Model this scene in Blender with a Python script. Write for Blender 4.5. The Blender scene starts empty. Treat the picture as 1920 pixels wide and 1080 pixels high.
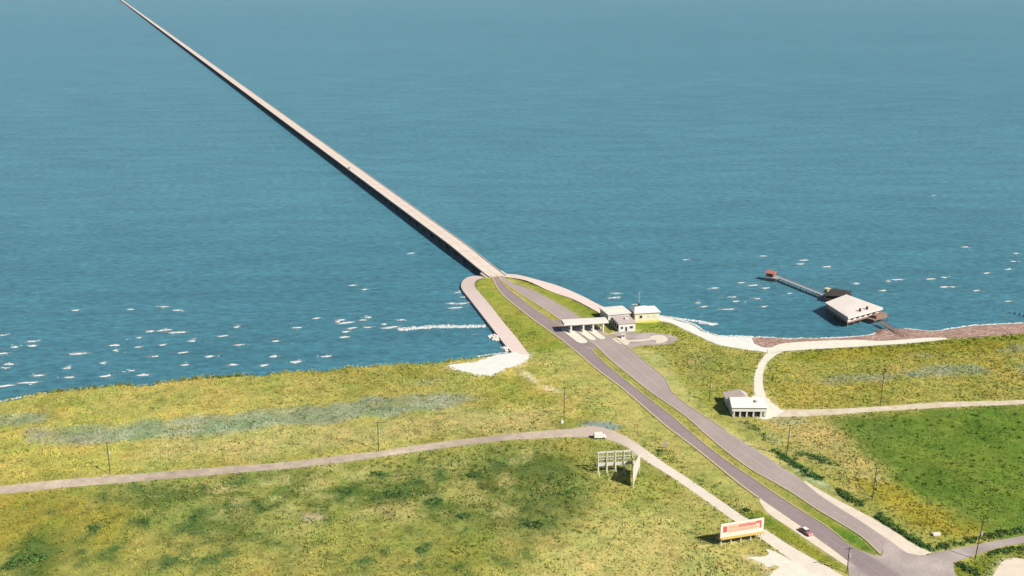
import bpy, bmesh, math, random
import numpy as np
from mathutils import Vector, Matrix
from mathutils.geometry import tessellate_polygon

random.seed(7)
rng = np.random.default_rng(7)
R = math.radians
sc = bpy.context.scene
COL = sc.collection

# ------------------------------------------------------------------ camera, sky, sun, exposure
CAM_H = 166.0
F = 2000.0                      # focal length in units of a 1920 wide picture
PITCH = math.atan(595.0 / F)    # degrees below the horizon
cam = bpy.data.cameras.new("Camera")
cam.sensor_width = 36.0
cam.lens = 36.0 * F / 1920.0
cam.clip_start = 1.0
cam.clip_end = 120000.0
camo = bpy.data.objects.new("Camera", cam)
COL.objects.link(camo)
camo.location = (0, 0, CAM_H)
camo.rotation_euler = (math.pi / 2 - PITCH, 0, 0)
sc.camera = camo

SUN_EL, SUN_AZ = R(41), R(129)  # azimuth clockwise from +Y
w = bpy.data.worlds.new("World")
sc.world = w
w.use_nodes = True
nt = w.node_tree
bg = nt.nodes["Background"]
sky = nt.nodes.new("ShaderNodeTexSky")
sky.sky_type = 'NISHITA'
sky.sun_disc = False
sky.sun_elevation = SUN_EL
sky.sun_rotation = SUN_AZ
sky.air_density = 1.0
sky.dust_density = 1.0
nt.links.new(sky.outputs[0], bg.inputs[0])
bg.inputs[1].default_value = 0.05
sun = bpy.data.lights.new("Sun", 'SUN')
sun.energy = 4.8
sun.angle = R(0.5)
sun.color = (1.0, 0.945, 0.84)
suno = bpy.data.objects.new("Sun", sun)
COL.objects.link(suno)
sd_ = Vector((math.sin(SUN_AZ) * math.cos(SUN_EL), math.cos(SUN_AZ) * math.cos(SUN_EL), math.sin(SUN_EL)))
suno.rotation_euler = (-sd_).to_track_quat('-Z', 'Y').to_euler()
sc.view_settings.view_transform = 'Standard'
sc.view_settings.look = 'None'
sc.view_settings.gamma = 1.0
sc.view_settings.exposure = 0.85

# ------------------------------------------------------------------ pixel -> world
SP, CP = math.sin(PITCH), math.cos(PITCH)
def ray(u, v):
    a, b = (u - 960.0) / F, (540.0 - v) / F
    return Vector((a, CP + b * SP, -SP + b * CP))
def PZ(u, v, z=0.0):
    d = ray(u, v)
    t = (z - CAM_H) / d.z
    return Vector((d.x * t, d.y * t, z))
BEND = PZ(921, 515, 3.0)        # where the causeway meets the land
def gz(x, y):
    d = np.hypot(np.asarray(x, float) - BEND.x, np.asarray(y, float) - BEND.y)
    t = np.clip(1 - d / 120.0, 0, 1)
    return 1.2 + 1.8 * t * t * (3 - 2 * t)
def P(u, v, up=0.0):
    z = 1.2
    for _ in range(4):
        p = PZ(u, v, z + up)
        z = float(gz(p.x, p.y))
    return Vector((p.x, p.y, z + up))
def PL(pts): return [P(*p) for p in pts]

# ------------------------------------------------------------------ numpy helpers
def xy(pts): return np.array([(p[0], p[1]) for p in pts], float)
def pip(x, y, poly):
    poly = np.asarray(poly)
    inside = np.zeros(np.shape(x), bool)
    n = len(poly); j = n - 1
    for i in range(n):
        xi, yi = poly[i]; xj, yj = poly[j]
        c = ((yi > y) != (yj > y))
        with np.errstate(divide='ignore', invalid='ignore'):
            inside ^= c & (x < (xj - xi) * (y - yi) / (yj - yi + 1e-12) + xi)
        j = i
    return inside
def dline(x, y, pts, closed=False):
    pts = np.asarray(pts)
    d = np.full(np.shape(x), 1e9)
    m = len(pts) if closed else len(pts) - 1
    for i in range(m):
        a = pts[i]; b = pts[(i + 1) % len(pts)]
        ab = b - a; l = max((ab ** 2).sum(), 1e-9)
        t = np.clip(((x - a[0]) * ab[0] + (y - a[1]) * ab[1]) / l, 0, 1)
        d = np.minimum(d, np.hypot(x - a[0] - t * ab[0], y - a[1] - t * ab[1]))
    return d
def hash2(i, j, s):
    h = (i.astype(np.int64) * 374761393 + j.astype(np.int64) * 668265263 + s * 1442695041) & 0xFFFFFFFF
    h = ((h ^ (h >> 13)) * 1274126177) & 0xFFFFFFFF
    h = h ^ (h >> 16)
    return (h & 0xFFFFFF) / float(0xFFFFFF)
def vnoise(x, y, s=0):
    i, j = np.floor(x), np.floor(y)
    fx, fy = x - i, y - j
    fx = fx * fx * (3 - 2 * fx); fy = fy * fy * (3 - 2 * fy)
    a, b = hash2(i, j, s), hash2(i + 1, j, s)
    c, d = hash2(i, j + 1, s), hash2(i + 1, j + 1, s)
    return (a * (1 - fx) + b * fx) * (1 - fy) + (c * (1 - fx) + d * fx) * fy
def fbm(x, y, scale, s=0, o=4):
    r = np.zeros(np.shape(x)); amp = 0.5; tot = 0
    x = np.asarray(x, float) / scale; y = np.asarray(y, float) / scale
    for k in range(o):
        r = r + amp * vnoise(x, y, s + k * 17); tot += amp
        x, y, amp = x * 2.03 + 3.1, y * 2.03 + 7.7, amp * 0.5
    return r / tot
def sst(a, b, t):
    t = np.clip((t - a) / (b - a), 0, 1)
    return t * t * (3 - 2 * t)
def catmull(pts, n):
    p = np.asarray(pts, float)
    seg = np.r_[0, np.cumsum(np.linalg.norm(np.diff(p, axis=0), axis=1))]
    q = np.vstack([2 * p[0] - p[1], p, 2 * p[-1] - p[-2]])
    out = []
    for s in np.linspace(0, seg[-1], n):
        i = min(max(np.searchsorted(seg, s, side='right') - 1, 0), len(p) - 2)
        t = (s - seg[i]) / max(seg[i + 1] - seg[i], 1e-9)
        a, b, c, d = q[i], q[i + 1], q[i + 2], q[i + 3]
        out.append(0.5 * (2 * b + (c - a) * t + (2 * a - 5 * b + 4 * c - d) * t ** 2 + (3 * b - a - 3 * c + d) * t ** 3))
    return np.array(out)
def lin(c):
    c = np.asarray(c, float) / 255.0
    return np.where(c <= 0.04045, c / 12.92, ((c + 0.055) / 1.055) ** 2.4)
HAZE = 1.4e-5
K = 2.05                        # how bright a sunlit white surface is at this exposure
def alb(r, g, b, k=None): return tuple(float(t) for t in np.clip(lin((r, g, b)) / (k or K), 0, 0.9))

# ------------------------------------------------------------------ materials
def mat(name, col, rough=0.8, var=0.15, scale=2.0, bump=0.0, bscale=None, spec=0.3, metal=0.0, col2=None, scale2=None, emis=None):
    m = bpy.data.materials.new(name); m.use_nodes = True
    t = m.node_tree; L = t.links
    b = t.nodes["Principled BSDF"]
    b.inputs["Roughness"].default_value = rough
    b.inputs["Metallic"].default_value = metal
    b.inputs["Specular IOR Level"].default_value = spec
    tc = t.nodes.new("ShaderNodeTexCoord")
    n = t.nodes.new("ShaderNodeTexNoise")
    n.inputs["Scale"].default_value = scale
    n.inputs["Detail"].default_value = 5
    n.inputs["Roughness"].default_value = 0.65
    L.new(tc.outputs["Object"], n.inputs["Vector"])
    rp = t.nodes.new("ShaderNodeValToRGB")
    rp.color_ramp.elements[0].position = 0.3
    rp.color_ramp.elements[1].position = 0.7
    a = [max(0, c * (1 - var)) for c in col]
    z = [min(1, c * (1 + var)) for c in col] if col2 is None else list(col2)
    rp.color_ramp.elements[0].color = (*a, 1)
    rp.color_ramp.elements[1].color = (*z, 1)
    L.new(n.outputs["Fac"], rp.inputs["Fac"])
    out = rp.outputs["Color"]
    if scale2:
        n2 = t.nodes.new("ShaderNodeTexNoise")
        n2.inputs["Scale"].default_value = scale2
        n2.inputs["Detail"].default_value = 3
        L.new(tc.outputs["Object"], n2.inputs["Vector"])
        mr = t.nodes.new("ShaderNodeMapRange")
        mr.inputs["From Min"].default_value = 0.3; mr.inputs["From Max"].default_value = 0.7
        mr.inputs["To Min"].default_value = 0.75; mr.inputs["To Max"].default_value = 1.2
        L.new(n2.outputs["Fac"], mr.inputs["Value"])
        mx = t.nodes.new("ShaderNodeMix"); mx.data_type = 'RGBA'; mx.blend_type = 'MULTIPLY'
        mx.inputs[0].default_value = 1.0
        L.new(out, mx.inputs[6]); L.new(mr.outputs[0], mx.inputs[7])
        out = mx.outputs[2]
    L.new(out, b.inputs["Base Color"])
    if bump:
        nb = t.nodes.new("ShaderNodeTexNoise")
        nb.inputs["Scale"].default_value = bscale or scale * 3
        nb.inputs["Detail"].default_value = 4
        L.new(tc.outputs["Object"], nb.inputs["Vector"])
        bp = t.nodes.new("ShaderNodeBump")
        bp.inputs["Strength"].default_value = bump
        bp.inputs["Distance"].default_value = 0.3
        L.new(nb.outputs["Fac"], bp.inputs["Height"])
        L.new(bp.outputs[0], b.inputs["Normal"])
    return m

M = {}
M['asphalt_dark'] = mat('asphalt_dark', alb(178, 162, 160), 0.9, 0.16, 1.4, 0.2, 6, scale2=0.12)
M['asphalt_light'] = mat('asphalt_light', alb(198, 184, 178), 0.9, 0.14, 1.4, 0.2, 6, scale2=0.12)
M['concrete_pink'] = mat('concrete_pink', alb(253, 231, 222), 0.85, 0.06, 0.6, 0.12, 5)
M['bridge_concrete'] = mat('bridge_concrete', alb(252, 234, 222), 0.85, 0.06, 0.15)
M['bridge_side_shaded'] = mat('bridge_side_shaded', (0.03, 0.028, 0.03), 0.9, 0.3, 0.4)  # concrete darkened: the shade below the deck is put into this colour
M['gravel_road'] = mat('gravel_road', alb(206, 186, 168), 0.95, 0.12, 0.35, 0.3, 4, col2=alb(238, 218, 194), scale2=0.05)
M['lane_concrete'] = mat('lane_concrete', alb(252, 236, 216), 0.9, 0.08, 0.3, 0.1, 4)
M['gravel_lane'] = mat('gravel_lane', alb(236, 214, 182), 0.95, 0.12, 0.3, 0.3, 4, col2=alb(252, 240, 218))
M['shell'] = mat('shell', alb(255, 250, 232), 0.95, 0.08, 0.4, 0.3, 3)
M['sand'] = mat('sand', alb(255, 255, 248), 0.95, 0.06, 0.3, 0.2, 2)
M['bank'] = mat('bank', alb(156, 106, 94), 0.95, 0.3, 0.7, 0.9, 1.2, col2=alb(228, 196, 178), scale2=0.22)
M['kerb'] = mat('kerb', alb(225, 205, 160), 0.85, 0.12, 0.5)
M['yellow_line'] = mat('yellow_line', alb(235, 210, 120), 0.8, 0.1, 0.5)
M['white_line'] = mat('white_line', alb(245, 235, 215), 0.8, 0.1, 0.5)
M['white_wall'] = mat('white_wall', alb(255, 252, 244), 0.7, 0.05, 0.8)
M['cream_wall'] = mat('cream_wall', alb(255, 250, 222), 0.7, 0.05, 0.8)
M['yellow_wall'] = mat('yellow_wall', alb(250, 238, 130), 0.7, 0.06, 0.8)
M['white_roof'] = mat('white_roof', alb(255, 250, 242), 0.75, 0.05, 0.5)
M['grey_roof'] = mat('grey_roof', alb(222, 205, 198), 0.8, 0.08, 0.5)
M['pier_roof'] = mat('pier_roof', alb(255, 242, 234), 0.8, 0.07, 0.9)
M['glass_dark'] = mat('glass_dark', (0.02, 0.025, 0.035), 0.15, 0.2, 1, spec=0.5)
M['wood_dark'] = mat('wood_dark', (0.03, 0.024, 0.022), 0.9, 0.3, 1.5)
M['wood_grey'] = mat('wood_grey', (0.26, 0.24, 0.25), 0.9, 0.2, 1.0)
M['wood_brown'] = mat('wood_brown', (0.19, 0.12, 0.095), 0.9, 0.25, 1.0)
M['pole_wood'] = mat('pole_wood', (0.06, 0.045, 0.025), 0.9, 0.25, 1.0)
M['red_roof'] = mat('red_roof', (0.30, 0.10, 0.085), 0.8, 0.2, 1.0)
M['metal_grey'] = mat('metal_grey', (0.38, 0.39, 0.41), 0.5, 0.1, 2, metal=0.2)
M['paint_white'] = mat('paint_white', alb(255, 250, 240), 0.5, 0.04, 2)
M['paint_pale'] = mat('paint_pale', alb(244, 238, 226), 0.6, 0.06, 1)
M['paint_red'] = mat('paint_red', (0.45, 0.07, 0.06), 0.6, 0.12, 2)
M['paint_peach'] = mat('paint_peach', alb(252, 190, 150), 0.6, 0.08, 2)
M['paint_cream'] = mat('paint_cream', alb(255, 214, 190), 0.6, 0.04, 2)
M['tan_board'] = mat('tan_board', alb(232, 200, 110), 0.7, 0.08, 1)
M['car_red'] = mat('car_red', (0.33, 0.12, 0.12), 0.3, 0.05, 2, spec=0.5)
M['car_white'] = mat('car_white', (0.55, 0.53, 0.5), 0.3, 0.04, 2, spec=0.5)
M['rubber'] = mat('rubber', (0.02, 0.02, 0.02), 0.9, 0.1, 5)
M['chrome'] = mat('chrome', (0.6, 0.6, 0.6), 0.2, 0.05, 5, metal=1.0)
M['lamp_glass'] = mat('lamp_glass', (0.6, 0.58, 0.5), 0.1, 0.05, 5, spec=0.6)
M['foam'] = mat('foam', (0.36, 0.38, 0.375), 0.9, 0.2, 0.8, col2=(0.56, 0.57, 0.56))
M['foam_thin'] = mat('foam_thin', (0.16, 0.21, 0.22), 0.9, 0.3, 0.8, col2=(0.3, 0.33, 0.33))
M['rock_pale'] = mat('rock_pale', (0.5, 0.48, 0.45), 0.95, 0.2, 1.0)
M['yellow_tarp'] = mat('yellow_tarp', (0.42, 0.38, 0.20), 0.8, 0.1, 1.0)

def foamy(m, s, lo, hi, mx_):
    t = m.node_tree; L = t.links
    b = t.nodes["Principled BSDF"]
    n = t.nodes.new("ShaderNodeTexNoise"); n.inputs["Scale"].default_value = s; n.inputs["Detail"].default_value = 4
    tc = t.nodes.new("ShaderNodeTexCoord"); L.new(tc.outputs["Object"], n.inputs["Vector"])
    q = t.nodes.new("ShaderNodeMapRange")
    for nme, val in (("From Min", lo), ("From Max", hi), ("To Min", 0.0), ("To Max", mx_)): q.inputs[nme].default_value = val
    L.new(n.outputs["Fac"], q.inputs["Value"]); L.new(q.outputs[0], b.inputs["Alpha"])
foamy(M['foam'], 0.9, 0.26, 0.46, 0.97)
foamy(M['foam_thin'], 0.9, 0.36, 0.62, 0.75)
def ground_mat(name, bump, soft=1.0):
    m = bpy.data.materials.new(name); m.use_nodes = True
    t = m.node_tree; L = t.links
    b = t.nodes["Principled BSDF"]
    b.inputs["Roughness"].default_value = 0.95
    b.inputs["Specular IOR Level"].default_value = 0.1
    at = t.nodes.new("ShaderNodeAttribute"); at.attribute_name = "tint"
    out = at.outputs["Color"]
    if bump:
        tc = t.nodes.new("ShaderNodeTexCoord")
        for s, lo, hi in ((1.8, 0.74, 1.24), (0.4, 0.86, 1.12)):
            n = t.nodes.new("ShaderNodeTexNoise"); n.inputs["Scale"].default_value = s
            n.inputs["Detail"].default_value = 4; n.inputs["Roughness"].default_value = 0.7
            L.new(tc.outputs["Object"], n.inputs["Vector"])
            mr = t.nodes.new("ShaderNodeMapRange")
            mr.inputs["From Min"].default_value = 0.3; mr.inputs["From Max"].default_value = 0.7
            mr.inputs["To Min"].default_value = 1 + (lo - 1) * soft; mr.inputs["To Max"].default_value = 1 + (hi - 1) * soft
            L.new(n.outputs["Fac"], mr.inputs["Value"])
            mx = t.nodes.new("ShaderNodeMix"); mx.data_type = 'RGBA'; mx.blend_type = 'MULTIPLY'
            mx.inputs[0].default_value = 1.0
            L.new(out, mx.inputs[6]); L.new(mr.outputs[0], mx.inputs[7])
            out = mx.outputs[2]
        nb = t.nodes.new("ShaderNodeTexNoise"); nb.inputs["Scale"].default_value = 0.9
        nb.inputs["Detail"].default_value = 5
        L.new(tc.outputs["Object"], nb.inputs["Vector"])
        bp = t.nodes.new("ShaderNodeBump"); bp.inputs["Strength"].default_value = bump
        bp.inputs["Distance"].default_value = 0.8
        L.new(nb.outputs["Fac"], bp.inputs["Height"]); L.new(bp.outputs[0], b.inputs["Normal"])
    L.new(out, b.inputs["Base Color"])
    return m
M['ground'] = ground_mat('ground', 0.25)
M['paving'] = ground_mat('paving', 0.06, soft=0.45)
M['leafy'] = ground_mat('leafy', 0)

def water_mat():
    m = bpy.data.materials.new('lake_water'); m.use_nodes = True
    t = m.node_tree; L = t.links
    b = t.nodes["Principled BSDF"]
    b.inputs["Roughness"].default_value = 0.35
    b.inputs["IOR"].default_value = 1.33
    b.inputs["Specular IOR Level"].default_value = 0.24
    tc = t.nodes.new("ShaderNodeTexCoord")
    def noise(scale, sx, sy, detail=3, rough=0.6, rz=0.0):
        mp = t.nodes.new("ShaderNodeMapping")
        mp.inputs["Scale"].default_value = (sx, sy, 1); mp.inputs["Rotation"].default_value = (0, 0, rz)
        L.new(tc.outputs["Object"], mp.inputs["Vector"])
        n = t.nodes.new("ShaderNodeTexNoise"); n.inputs["Scale"].default_value = scale
        n.inputs["Detail"].default_value = detail; n.inputs["Roughness"].default_value = rough
        L.new(mp.outputs[0], n.inputs["Vector"])
        return n.outputs["Fac"]
    big = noise(0.005, 0.6, 1.0, 5, 0.6)
    # darker base colour near the shore, paler further out
    sx = t.nodes.new("ShaderNodeSeparateXYZ"); L.new(tc.outputs["Object"], sx.inputs[0])
    def mrange(sock, a0, a1, b0, b1):
        q = t.nodes.new("ShaderNodeMapRange"); q.interpolation_type = 'SMOOTHSTEP'
        for nme, val in (("From Min", a0), ("From Max", a1), ("To Min", b0), ("To Max", b1)): q.inputs[nme].default_value = val
        L.new(sock, q.inputs["Value"]); return q.outputs[0]
    def math_(op, a_, b_):
        q = t.nodes.new("ShaderNodeMath"); q.operation = op
        for i_, vv in enumerate((a_, b_)):
            if isinstance(vv, (int, float)): q.inputs[i_].default_value = vv
            else: L.new(vv, q.inputs[i_])
        return q.outputs[0]
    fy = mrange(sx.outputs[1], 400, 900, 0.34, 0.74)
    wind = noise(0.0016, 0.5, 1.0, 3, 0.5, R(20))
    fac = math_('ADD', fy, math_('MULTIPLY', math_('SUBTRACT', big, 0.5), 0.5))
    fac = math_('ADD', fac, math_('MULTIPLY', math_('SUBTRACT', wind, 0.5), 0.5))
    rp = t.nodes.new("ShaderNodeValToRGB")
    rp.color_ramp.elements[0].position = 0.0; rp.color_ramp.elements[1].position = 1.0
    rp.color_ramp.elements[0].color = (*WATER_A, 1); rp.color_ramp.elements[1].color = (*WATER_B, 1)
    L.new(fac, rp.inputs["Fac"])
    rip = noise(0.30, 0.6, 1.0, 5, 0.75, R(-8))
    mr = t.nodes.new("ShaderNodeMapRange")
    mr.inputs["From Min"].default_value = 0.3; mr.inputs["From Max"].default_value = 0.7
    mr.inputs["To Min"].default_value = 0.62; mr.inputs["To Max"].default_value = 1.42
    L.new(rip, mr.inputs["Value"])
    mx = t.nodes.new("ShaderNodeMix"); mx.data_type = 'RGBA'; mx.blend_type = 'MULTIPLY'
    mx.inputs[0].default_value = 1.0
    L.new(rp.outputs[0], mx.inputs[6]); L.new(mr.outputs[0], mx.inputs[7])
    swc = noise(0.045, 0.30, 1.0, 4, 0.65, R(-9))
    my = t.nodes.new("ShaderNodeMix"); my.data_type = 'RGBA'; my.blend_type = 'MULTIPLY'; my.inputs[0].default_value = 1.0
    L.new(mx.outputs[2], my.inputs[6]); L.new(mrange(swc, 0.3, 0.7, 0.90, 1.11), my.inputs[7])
    L.new(my.outputs[2], b.inputs["Base Color"])
    bp = t.nodes.new("ShaderNodeBump"); bp.inputs["Strength"].default_value = 0.6
    bp.inputs["Distance"].default_value = 1.2
    L.new(rip, bp.inputs["Height"])
    bp2 = t.nodes.new("ShaderNodeBump"); bp2.inputs["Strength"].default_value = 0.35
    bp2.inputs["Distance"].default_value = 3.0
    sw = noise(0.07, 0.35, 1.0, 2, 0.5, R(-10))
    L.new(sw, bp2.inputs["Height"]); L.new(bp.outputs[0], bp2.inputs["Normal"])
    L.new(bp2.outputs[0], b.inputs["Normal"])
    return m
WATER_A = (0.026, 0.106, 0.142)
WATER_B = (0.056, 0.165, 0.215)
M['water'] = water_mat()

# ------------------------------------------------------------------ object helpers
def tag(o, label=None, cat=None, group=None, kind=None):
    if label: o['label'] = label
    if cat: o['category'] = cat
    if group: o['group'] = group
    if kind: o['kind'] = kind
    return o
def thing(name, label, cat, loc=(0, 0, 0), rz=0.0, group=None):
    o = bpy.data.objects.new(name, None); COL.objects.link(o)
    o.empty_display_size = 1.0
    o.location = loc; o.rotation_euler = (0, 0, rz)
    return tag(o, label, cat, group)

class MB:
    def __init__(s): s.v = []; s.f = []
    def add(s, vs, fs):
        o = len(s.v); s.v += [tuple(p) for p in vs]; s.f += [tuple(i + o for i in f) for f in fs]; return s
    def box(s, x0, x1, y0, y1, z0, z1):
        return s.add([(x0, y0, z0), (x1, y0, z0), (x1, y1, z0), (x0, y1, z0), (x0, y0, z1), (x1, y0, z1), (x1, y1, z1), (x0, y1, z1)],
                     [(3, 2, 1, 0), (4, 5, 6, 7), (0, 1, 5, 4), (1, 2, 6, 5), (2, 3, 7, 6), (3, 0, 4, 7)])
    def beam(s, a, b, wd, h):
        a, b = Vector(a), Vector(b); d = (b - a).normalized()
        u = Vector((0, 0, 1)) if abs(d.z) < 0.9 else Vector((1, 0, 0))
        x = d.cross(u).normalized() * wd / 2; y = x.cross(d).normalized() * h / 2
        vs = [p + i * x + j * y for p in (a, b) for i, j in ((-1, -1), (1, -1), (1, 1), (-1, 1))]
        return s.add(vs, [(0, 1, 2, 3), (7, 6, 5, 4), (0, 4, 5, 1), (1, 5, 6, 2), (2, 6, 7, 3), (3, 7, 4, 0)])
    def tube(s, a, b, r0, r1=None, n=8):
        r1 = r0 if r1 is None else r1
        a, b = Vector(a), Vector(b); d = (b - a).normalized()
        u = Vector((0, 0, 1)) if abs(d.z) < 0.9 else Vector((1, 0, 0))
        x = d.cross(u).normalized(); y = x.cross(d).normalized()
        vs = []
        for p, r in ((a, r0), (b, r1)):
            for k in range(n):
                t = 2 * math.pi * k / n
                vs.append(p + x * r * math.cos(t) + y * r * math.sin(t))
        fs = [(k, (k + 1) % n, n + (k + 1) % n, n + k) for k in range(n)]
        fs += [tuple(range(n))[::-1], tuple(range(n, 2 * n))]
        return s.add(vs, fs)
    def prism(s, poly, z0, z1):
        n = len(poly)
        vs = [(p[0], p[1], z0) for p in poly] + [(p[0], p[1], z1) for p in poly]
        fs = [(k, (k + 1) % n, n + (k + 1) % n, n + k) for k in range(n)] + [tuple(range(n))[::-1], tuple(range(n, 2 * n))]
        return s.add(vs, fs)
    def profile(s, prof, y0, y1):
        # (x,z) outline extruded in y
        n = len(prof)
        vs = [(p[0], y0, p[1]) for p in prof] + [(p[0], y1, p[1]) for p in prof]
        fs = [(k, (k + 1) % n, n + (k + 1) % n, n + k) for k in range(n)] + [tuple(range(n))[::-1], tuple(range(n, 2 * n))]
        return s.add(vs, fs)
    def build(s, name, m, parent=None, bevel=0.0, smooth=False):
        me = bpy.data.meshes.new(name)
        me.from_pydata(s.v, [], s.f)
        bm = bmesh.new(); bm.from_mesh(me)
        bmesh.ops.recalc_face_normals(bm, faces=bm.faces)
        bm.to_mesh(me); bm.free()
        me.materials.append(m)
        if smooth:
            for p in me.polygons: p.use_smooth = True
        o = bpy.data.objects.new(name, me); COL.objects.link(o)
        if parent: o.parent = parent
        if bevel:
            md = o.modifiers.new('bevel', 'BEVEL'); md.width = bevel; md.segments = 2
        return o
def copy_thing(root, loc, rz=None, label=None, group=None):
    def rec(o, par):
        c = o.copy(); COL.objects.link(c)
        if par: c.parent = par
        for ch in list(o.children): rec(ch, c)
        return c
    r = rec(root, None)
    r.location = loc
    if rz is not None: r.rotation_euler = (r.rotation_euler[0], r.rotation_euler[1], rz)
    if label: r['label'] = label
    if group: r['group'] = group
    return r
def np_mesh(name, v, f, m, tint=None, parent=None, smooth=False):
    me = bpy.data.meshes.new(name)
    v = np.asarray(v, np.float32); f = np.asarray(f, np.int32)
    me.vertices.add(len(v)); me.vertices.foreach_set('co', v.ravel())
    k = f.shape[1]
    me.loops.add(f.size); me.loops.foreach_set('vertex_index', f.ravel())
    me.polygons.add(len(f))
    me.polygons.foreach_set('loop_start', np.arange(0, f.size, k, dtype=np.int32))
    me.polygons.foreach_set('loop_total', np.full(len(f), k, np.int32))
    if smooth: me.polygons.foreach_set('use_smooth', np.ones(len(f), bool))
    me.update(calc_edges=True); me.validate()
    if tint is not None:
        at = me.color_attributes.new('tint', 'FLOAT_COLOR', 'POINT')
        c = np.ones((len(v), 4), np.float32); c[:, :3] = tint
        at.data.foreach_set('color', c.ravel())
    me.materials.append(m)
    o = bpy.data.objects.new(name, me); COL.objects.link(o)
    if parent: o.parent = parent
    return o

# ------------------------------------------------------------------ outlines read off the photograph, laid on the ground
SHORE_PX = [(-900, 893), (-400, 816), (0, 753), (50, 743), (133, 732), (213, 723), (283, 720), (327, 715), (383, 707), (467, 705), (533, 700),
            (640, 692), (711, 684), (836, 677), (892, 670), (940, 665), (972, 664)]
APRON_IN = [(993, 666), (980, 649), (967, 632), (942, 602), (918, 571), (901, 551), (890, 537), (893, 527), (905, 522), (921, 519)]
APRON_OUT = [(963, 663), (954, 654), (946, 645), (916, 606), (881, 561), (866, 541), (866, 529), (876, 520), (890, 517), (908, 518)]
RAPRON_OUT = [(939, 513), (970, 515), (1010, 525), (1050, 537), (1090, 554), (1137, 577), (1185, 587), (1240, 592), (1262, 597)]
RAPRON_IN = [(950, 520), (988, 527), (1033, 547), (1076, 562), (1118, 584), (1137, 595), (1185, 606), (1240, 602), (1262, 608)]
BEACH_OUT = [(1236, 593), (1262, 598), (1300, 609), (1319, 621), (1349, 630), (1413, 632), (1494, 635), (1592, 632), (1637, 627), (1646, 617), (1689, 616),
             (1744, 621), (1780, 617), (1819, 611), (1883, 607), (1920, 606), (2300, 590), (3200, 545)]
BEACH_IN = [(1236, 602), (1262, 608), (1285, 619), (1305, 628), (1330, 640), (1353, 648), (1407, 657), (1439, 661), (1494, 657), (1592, 652), (1689, 645),
            (1737, 641), (1780, 637), (1851, 631), (1920, 626), (2300, 610), (3200, 568)]

def mid(a, b, t, n=60):
    A = catmull(xy(PL(a)), n); B = catmull(xy(PL(b)), n)
    return A * (1 - t) + B * t
sh_left = xy([PZ(u, v, 0.3) for u, v in SHORE_PX])
sh_apron = mid(APRON_OUT, APRON_IN, 0.6)
sh_rapron = mid(RAPRON_OUT[:7], RAPRON_IN[:7], 0.6)
sh_beach = xy([PZ(u, v, 0.3) for u, v in BEACH_OUT])
_d = PZ(260, 23.3, 4.6) - PZ(800, 416.6, 4.6); _d.z = 0; _d.normalize(); _n = Vector((_d.y, -_d.x, 0))
sh_tip = np.array([(BEND + _d * 6.5 * c_ + _n * 5.6 * s__)[:2] for c_, s__ in ((0.35, -1), (0.9, -0.9), (1, 0), (0.9, 0.9), (0.35, 1))])
SHORE = np.vstack([[(-4000, sh_left[0][1] - 300)], sh_left, sh_apron[:-5], sh_tip, sh_rapron[5:], sh_beach, [(4000, sh_beach[-1][1] + 200)]])
LAND = np.vstack([SHORE, [(4000, -1500), (-4000, -1500)]])

def shore_sd(x, y):
    d = dline(x, y, SHORE)
    d = np.where(pip(x, y, LAND), d, -d)
    wild = sst(-20, -45, np.asarray(x, float)) * 1.0 + 0.35
    return d + (fbm(x, y, 9.0, 5) - 0.5) * 5.0 * wild
def ground_z(x, y):
    s = shore_sd(x, y)
    z = gz(x, y)
    t = np.clip((s + 1.5) / 5.0, -0.6, 1)
    top = np.where(t > 0, -0.45 + (z + 0.45) * np.clip(t, 0, 1) ** 0.8, -0.45 + t * 4)
    return top

# roads ---------------------------------------------------------------
L_L = [(922, 517), (937, 545), (960, 567), (995, 595), (1040, 627), (1070, 650), (1120, 692), (1170, 730), (1235, 786), (1258, 805), (1302, 838),
       (1347, 874), (1385, 905), (1424, 934), (1440, 944), (1501, 986), (1551, 1022), (1595, 1055), (1650, 1100)]
L_R = [(930, 515), (948, 537), (975, 559), (1012, 586), (1058, 616), (1107, 655), (1132, 680), (1170, 712), (1258, 780), (1280, 799), (1330, 841),
       (1372, 872), (1413, 899), (1440, 918), (1496, 955), (1546, 986), (1584, 1016), (1630, 1042), (1700, 1085)]
R_L = [(930, 515), (952, 535), (985, 557), (1025, 582), (1068, 612), (1117, 648), (1145, 675), (1182, 705), (1220, 735), (1285, 780), (1322, 813),
       (1369, 852), (1413, 883), (1440, 898), (1482, 922), (1532, 955), (1579, 983), (1618, 1008), (1652, 1040)]
R_R = [(938, 513), (960, 530), (1000, 545), (1055, 575), (1095, 600), (1142, 627), (1180, 655), (1210, 680), (1234, 699), (1247, 712), (1260, 736), (1284, 757), (1335, 791), (1358, 806),
       (1400, 833), (1440, 858), (1470, 880), (1496, 895), (1534, 926), (1570, 950), (1618, 980), (1662, 1010)]
SH_L_OUT = [(1424, 941), (1440, 962), (1482, 991), (1523, 1019), (1590, 1064), (1625, 1090)]
SH_L_IN = [(1424, 934), (1440, 945), (1501, 987), (1551, 1023), (1595, 1056), (1640, 1090)]
SH_R_IN = [(1505, 904), (1534, 928), (1570, 952), (1618, 982), (1662, 1012), (1701, 1038), (1745, 1062)]
SH_R_OUT = [(1510, 902), (1534, 917), (1573, 939), (1634, 971), (1679, 998), (1718, 1024), (1757, 1041)]
FR_OUT = [(1072, 804), (1110, 799), (1135, 803), (1172, 818), (1205, 839), (1247, 869), (1302, 905), (1347, 936), (1386, 963), (1441, 997), (1482, 1024), (1523, 1047), (1562, 1069), (1600, 1092)]
FR_IN = [(1072, 820), (1110, 820), (1135, 823), (1172, 837), (1205, 861), (1241, 883), (1291, 916), (1330, 944), (1377, 977), (1424, 1008), (1463, 1036), (1500, 1062), (1530, 1083), (1560, 1104)]
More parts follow.
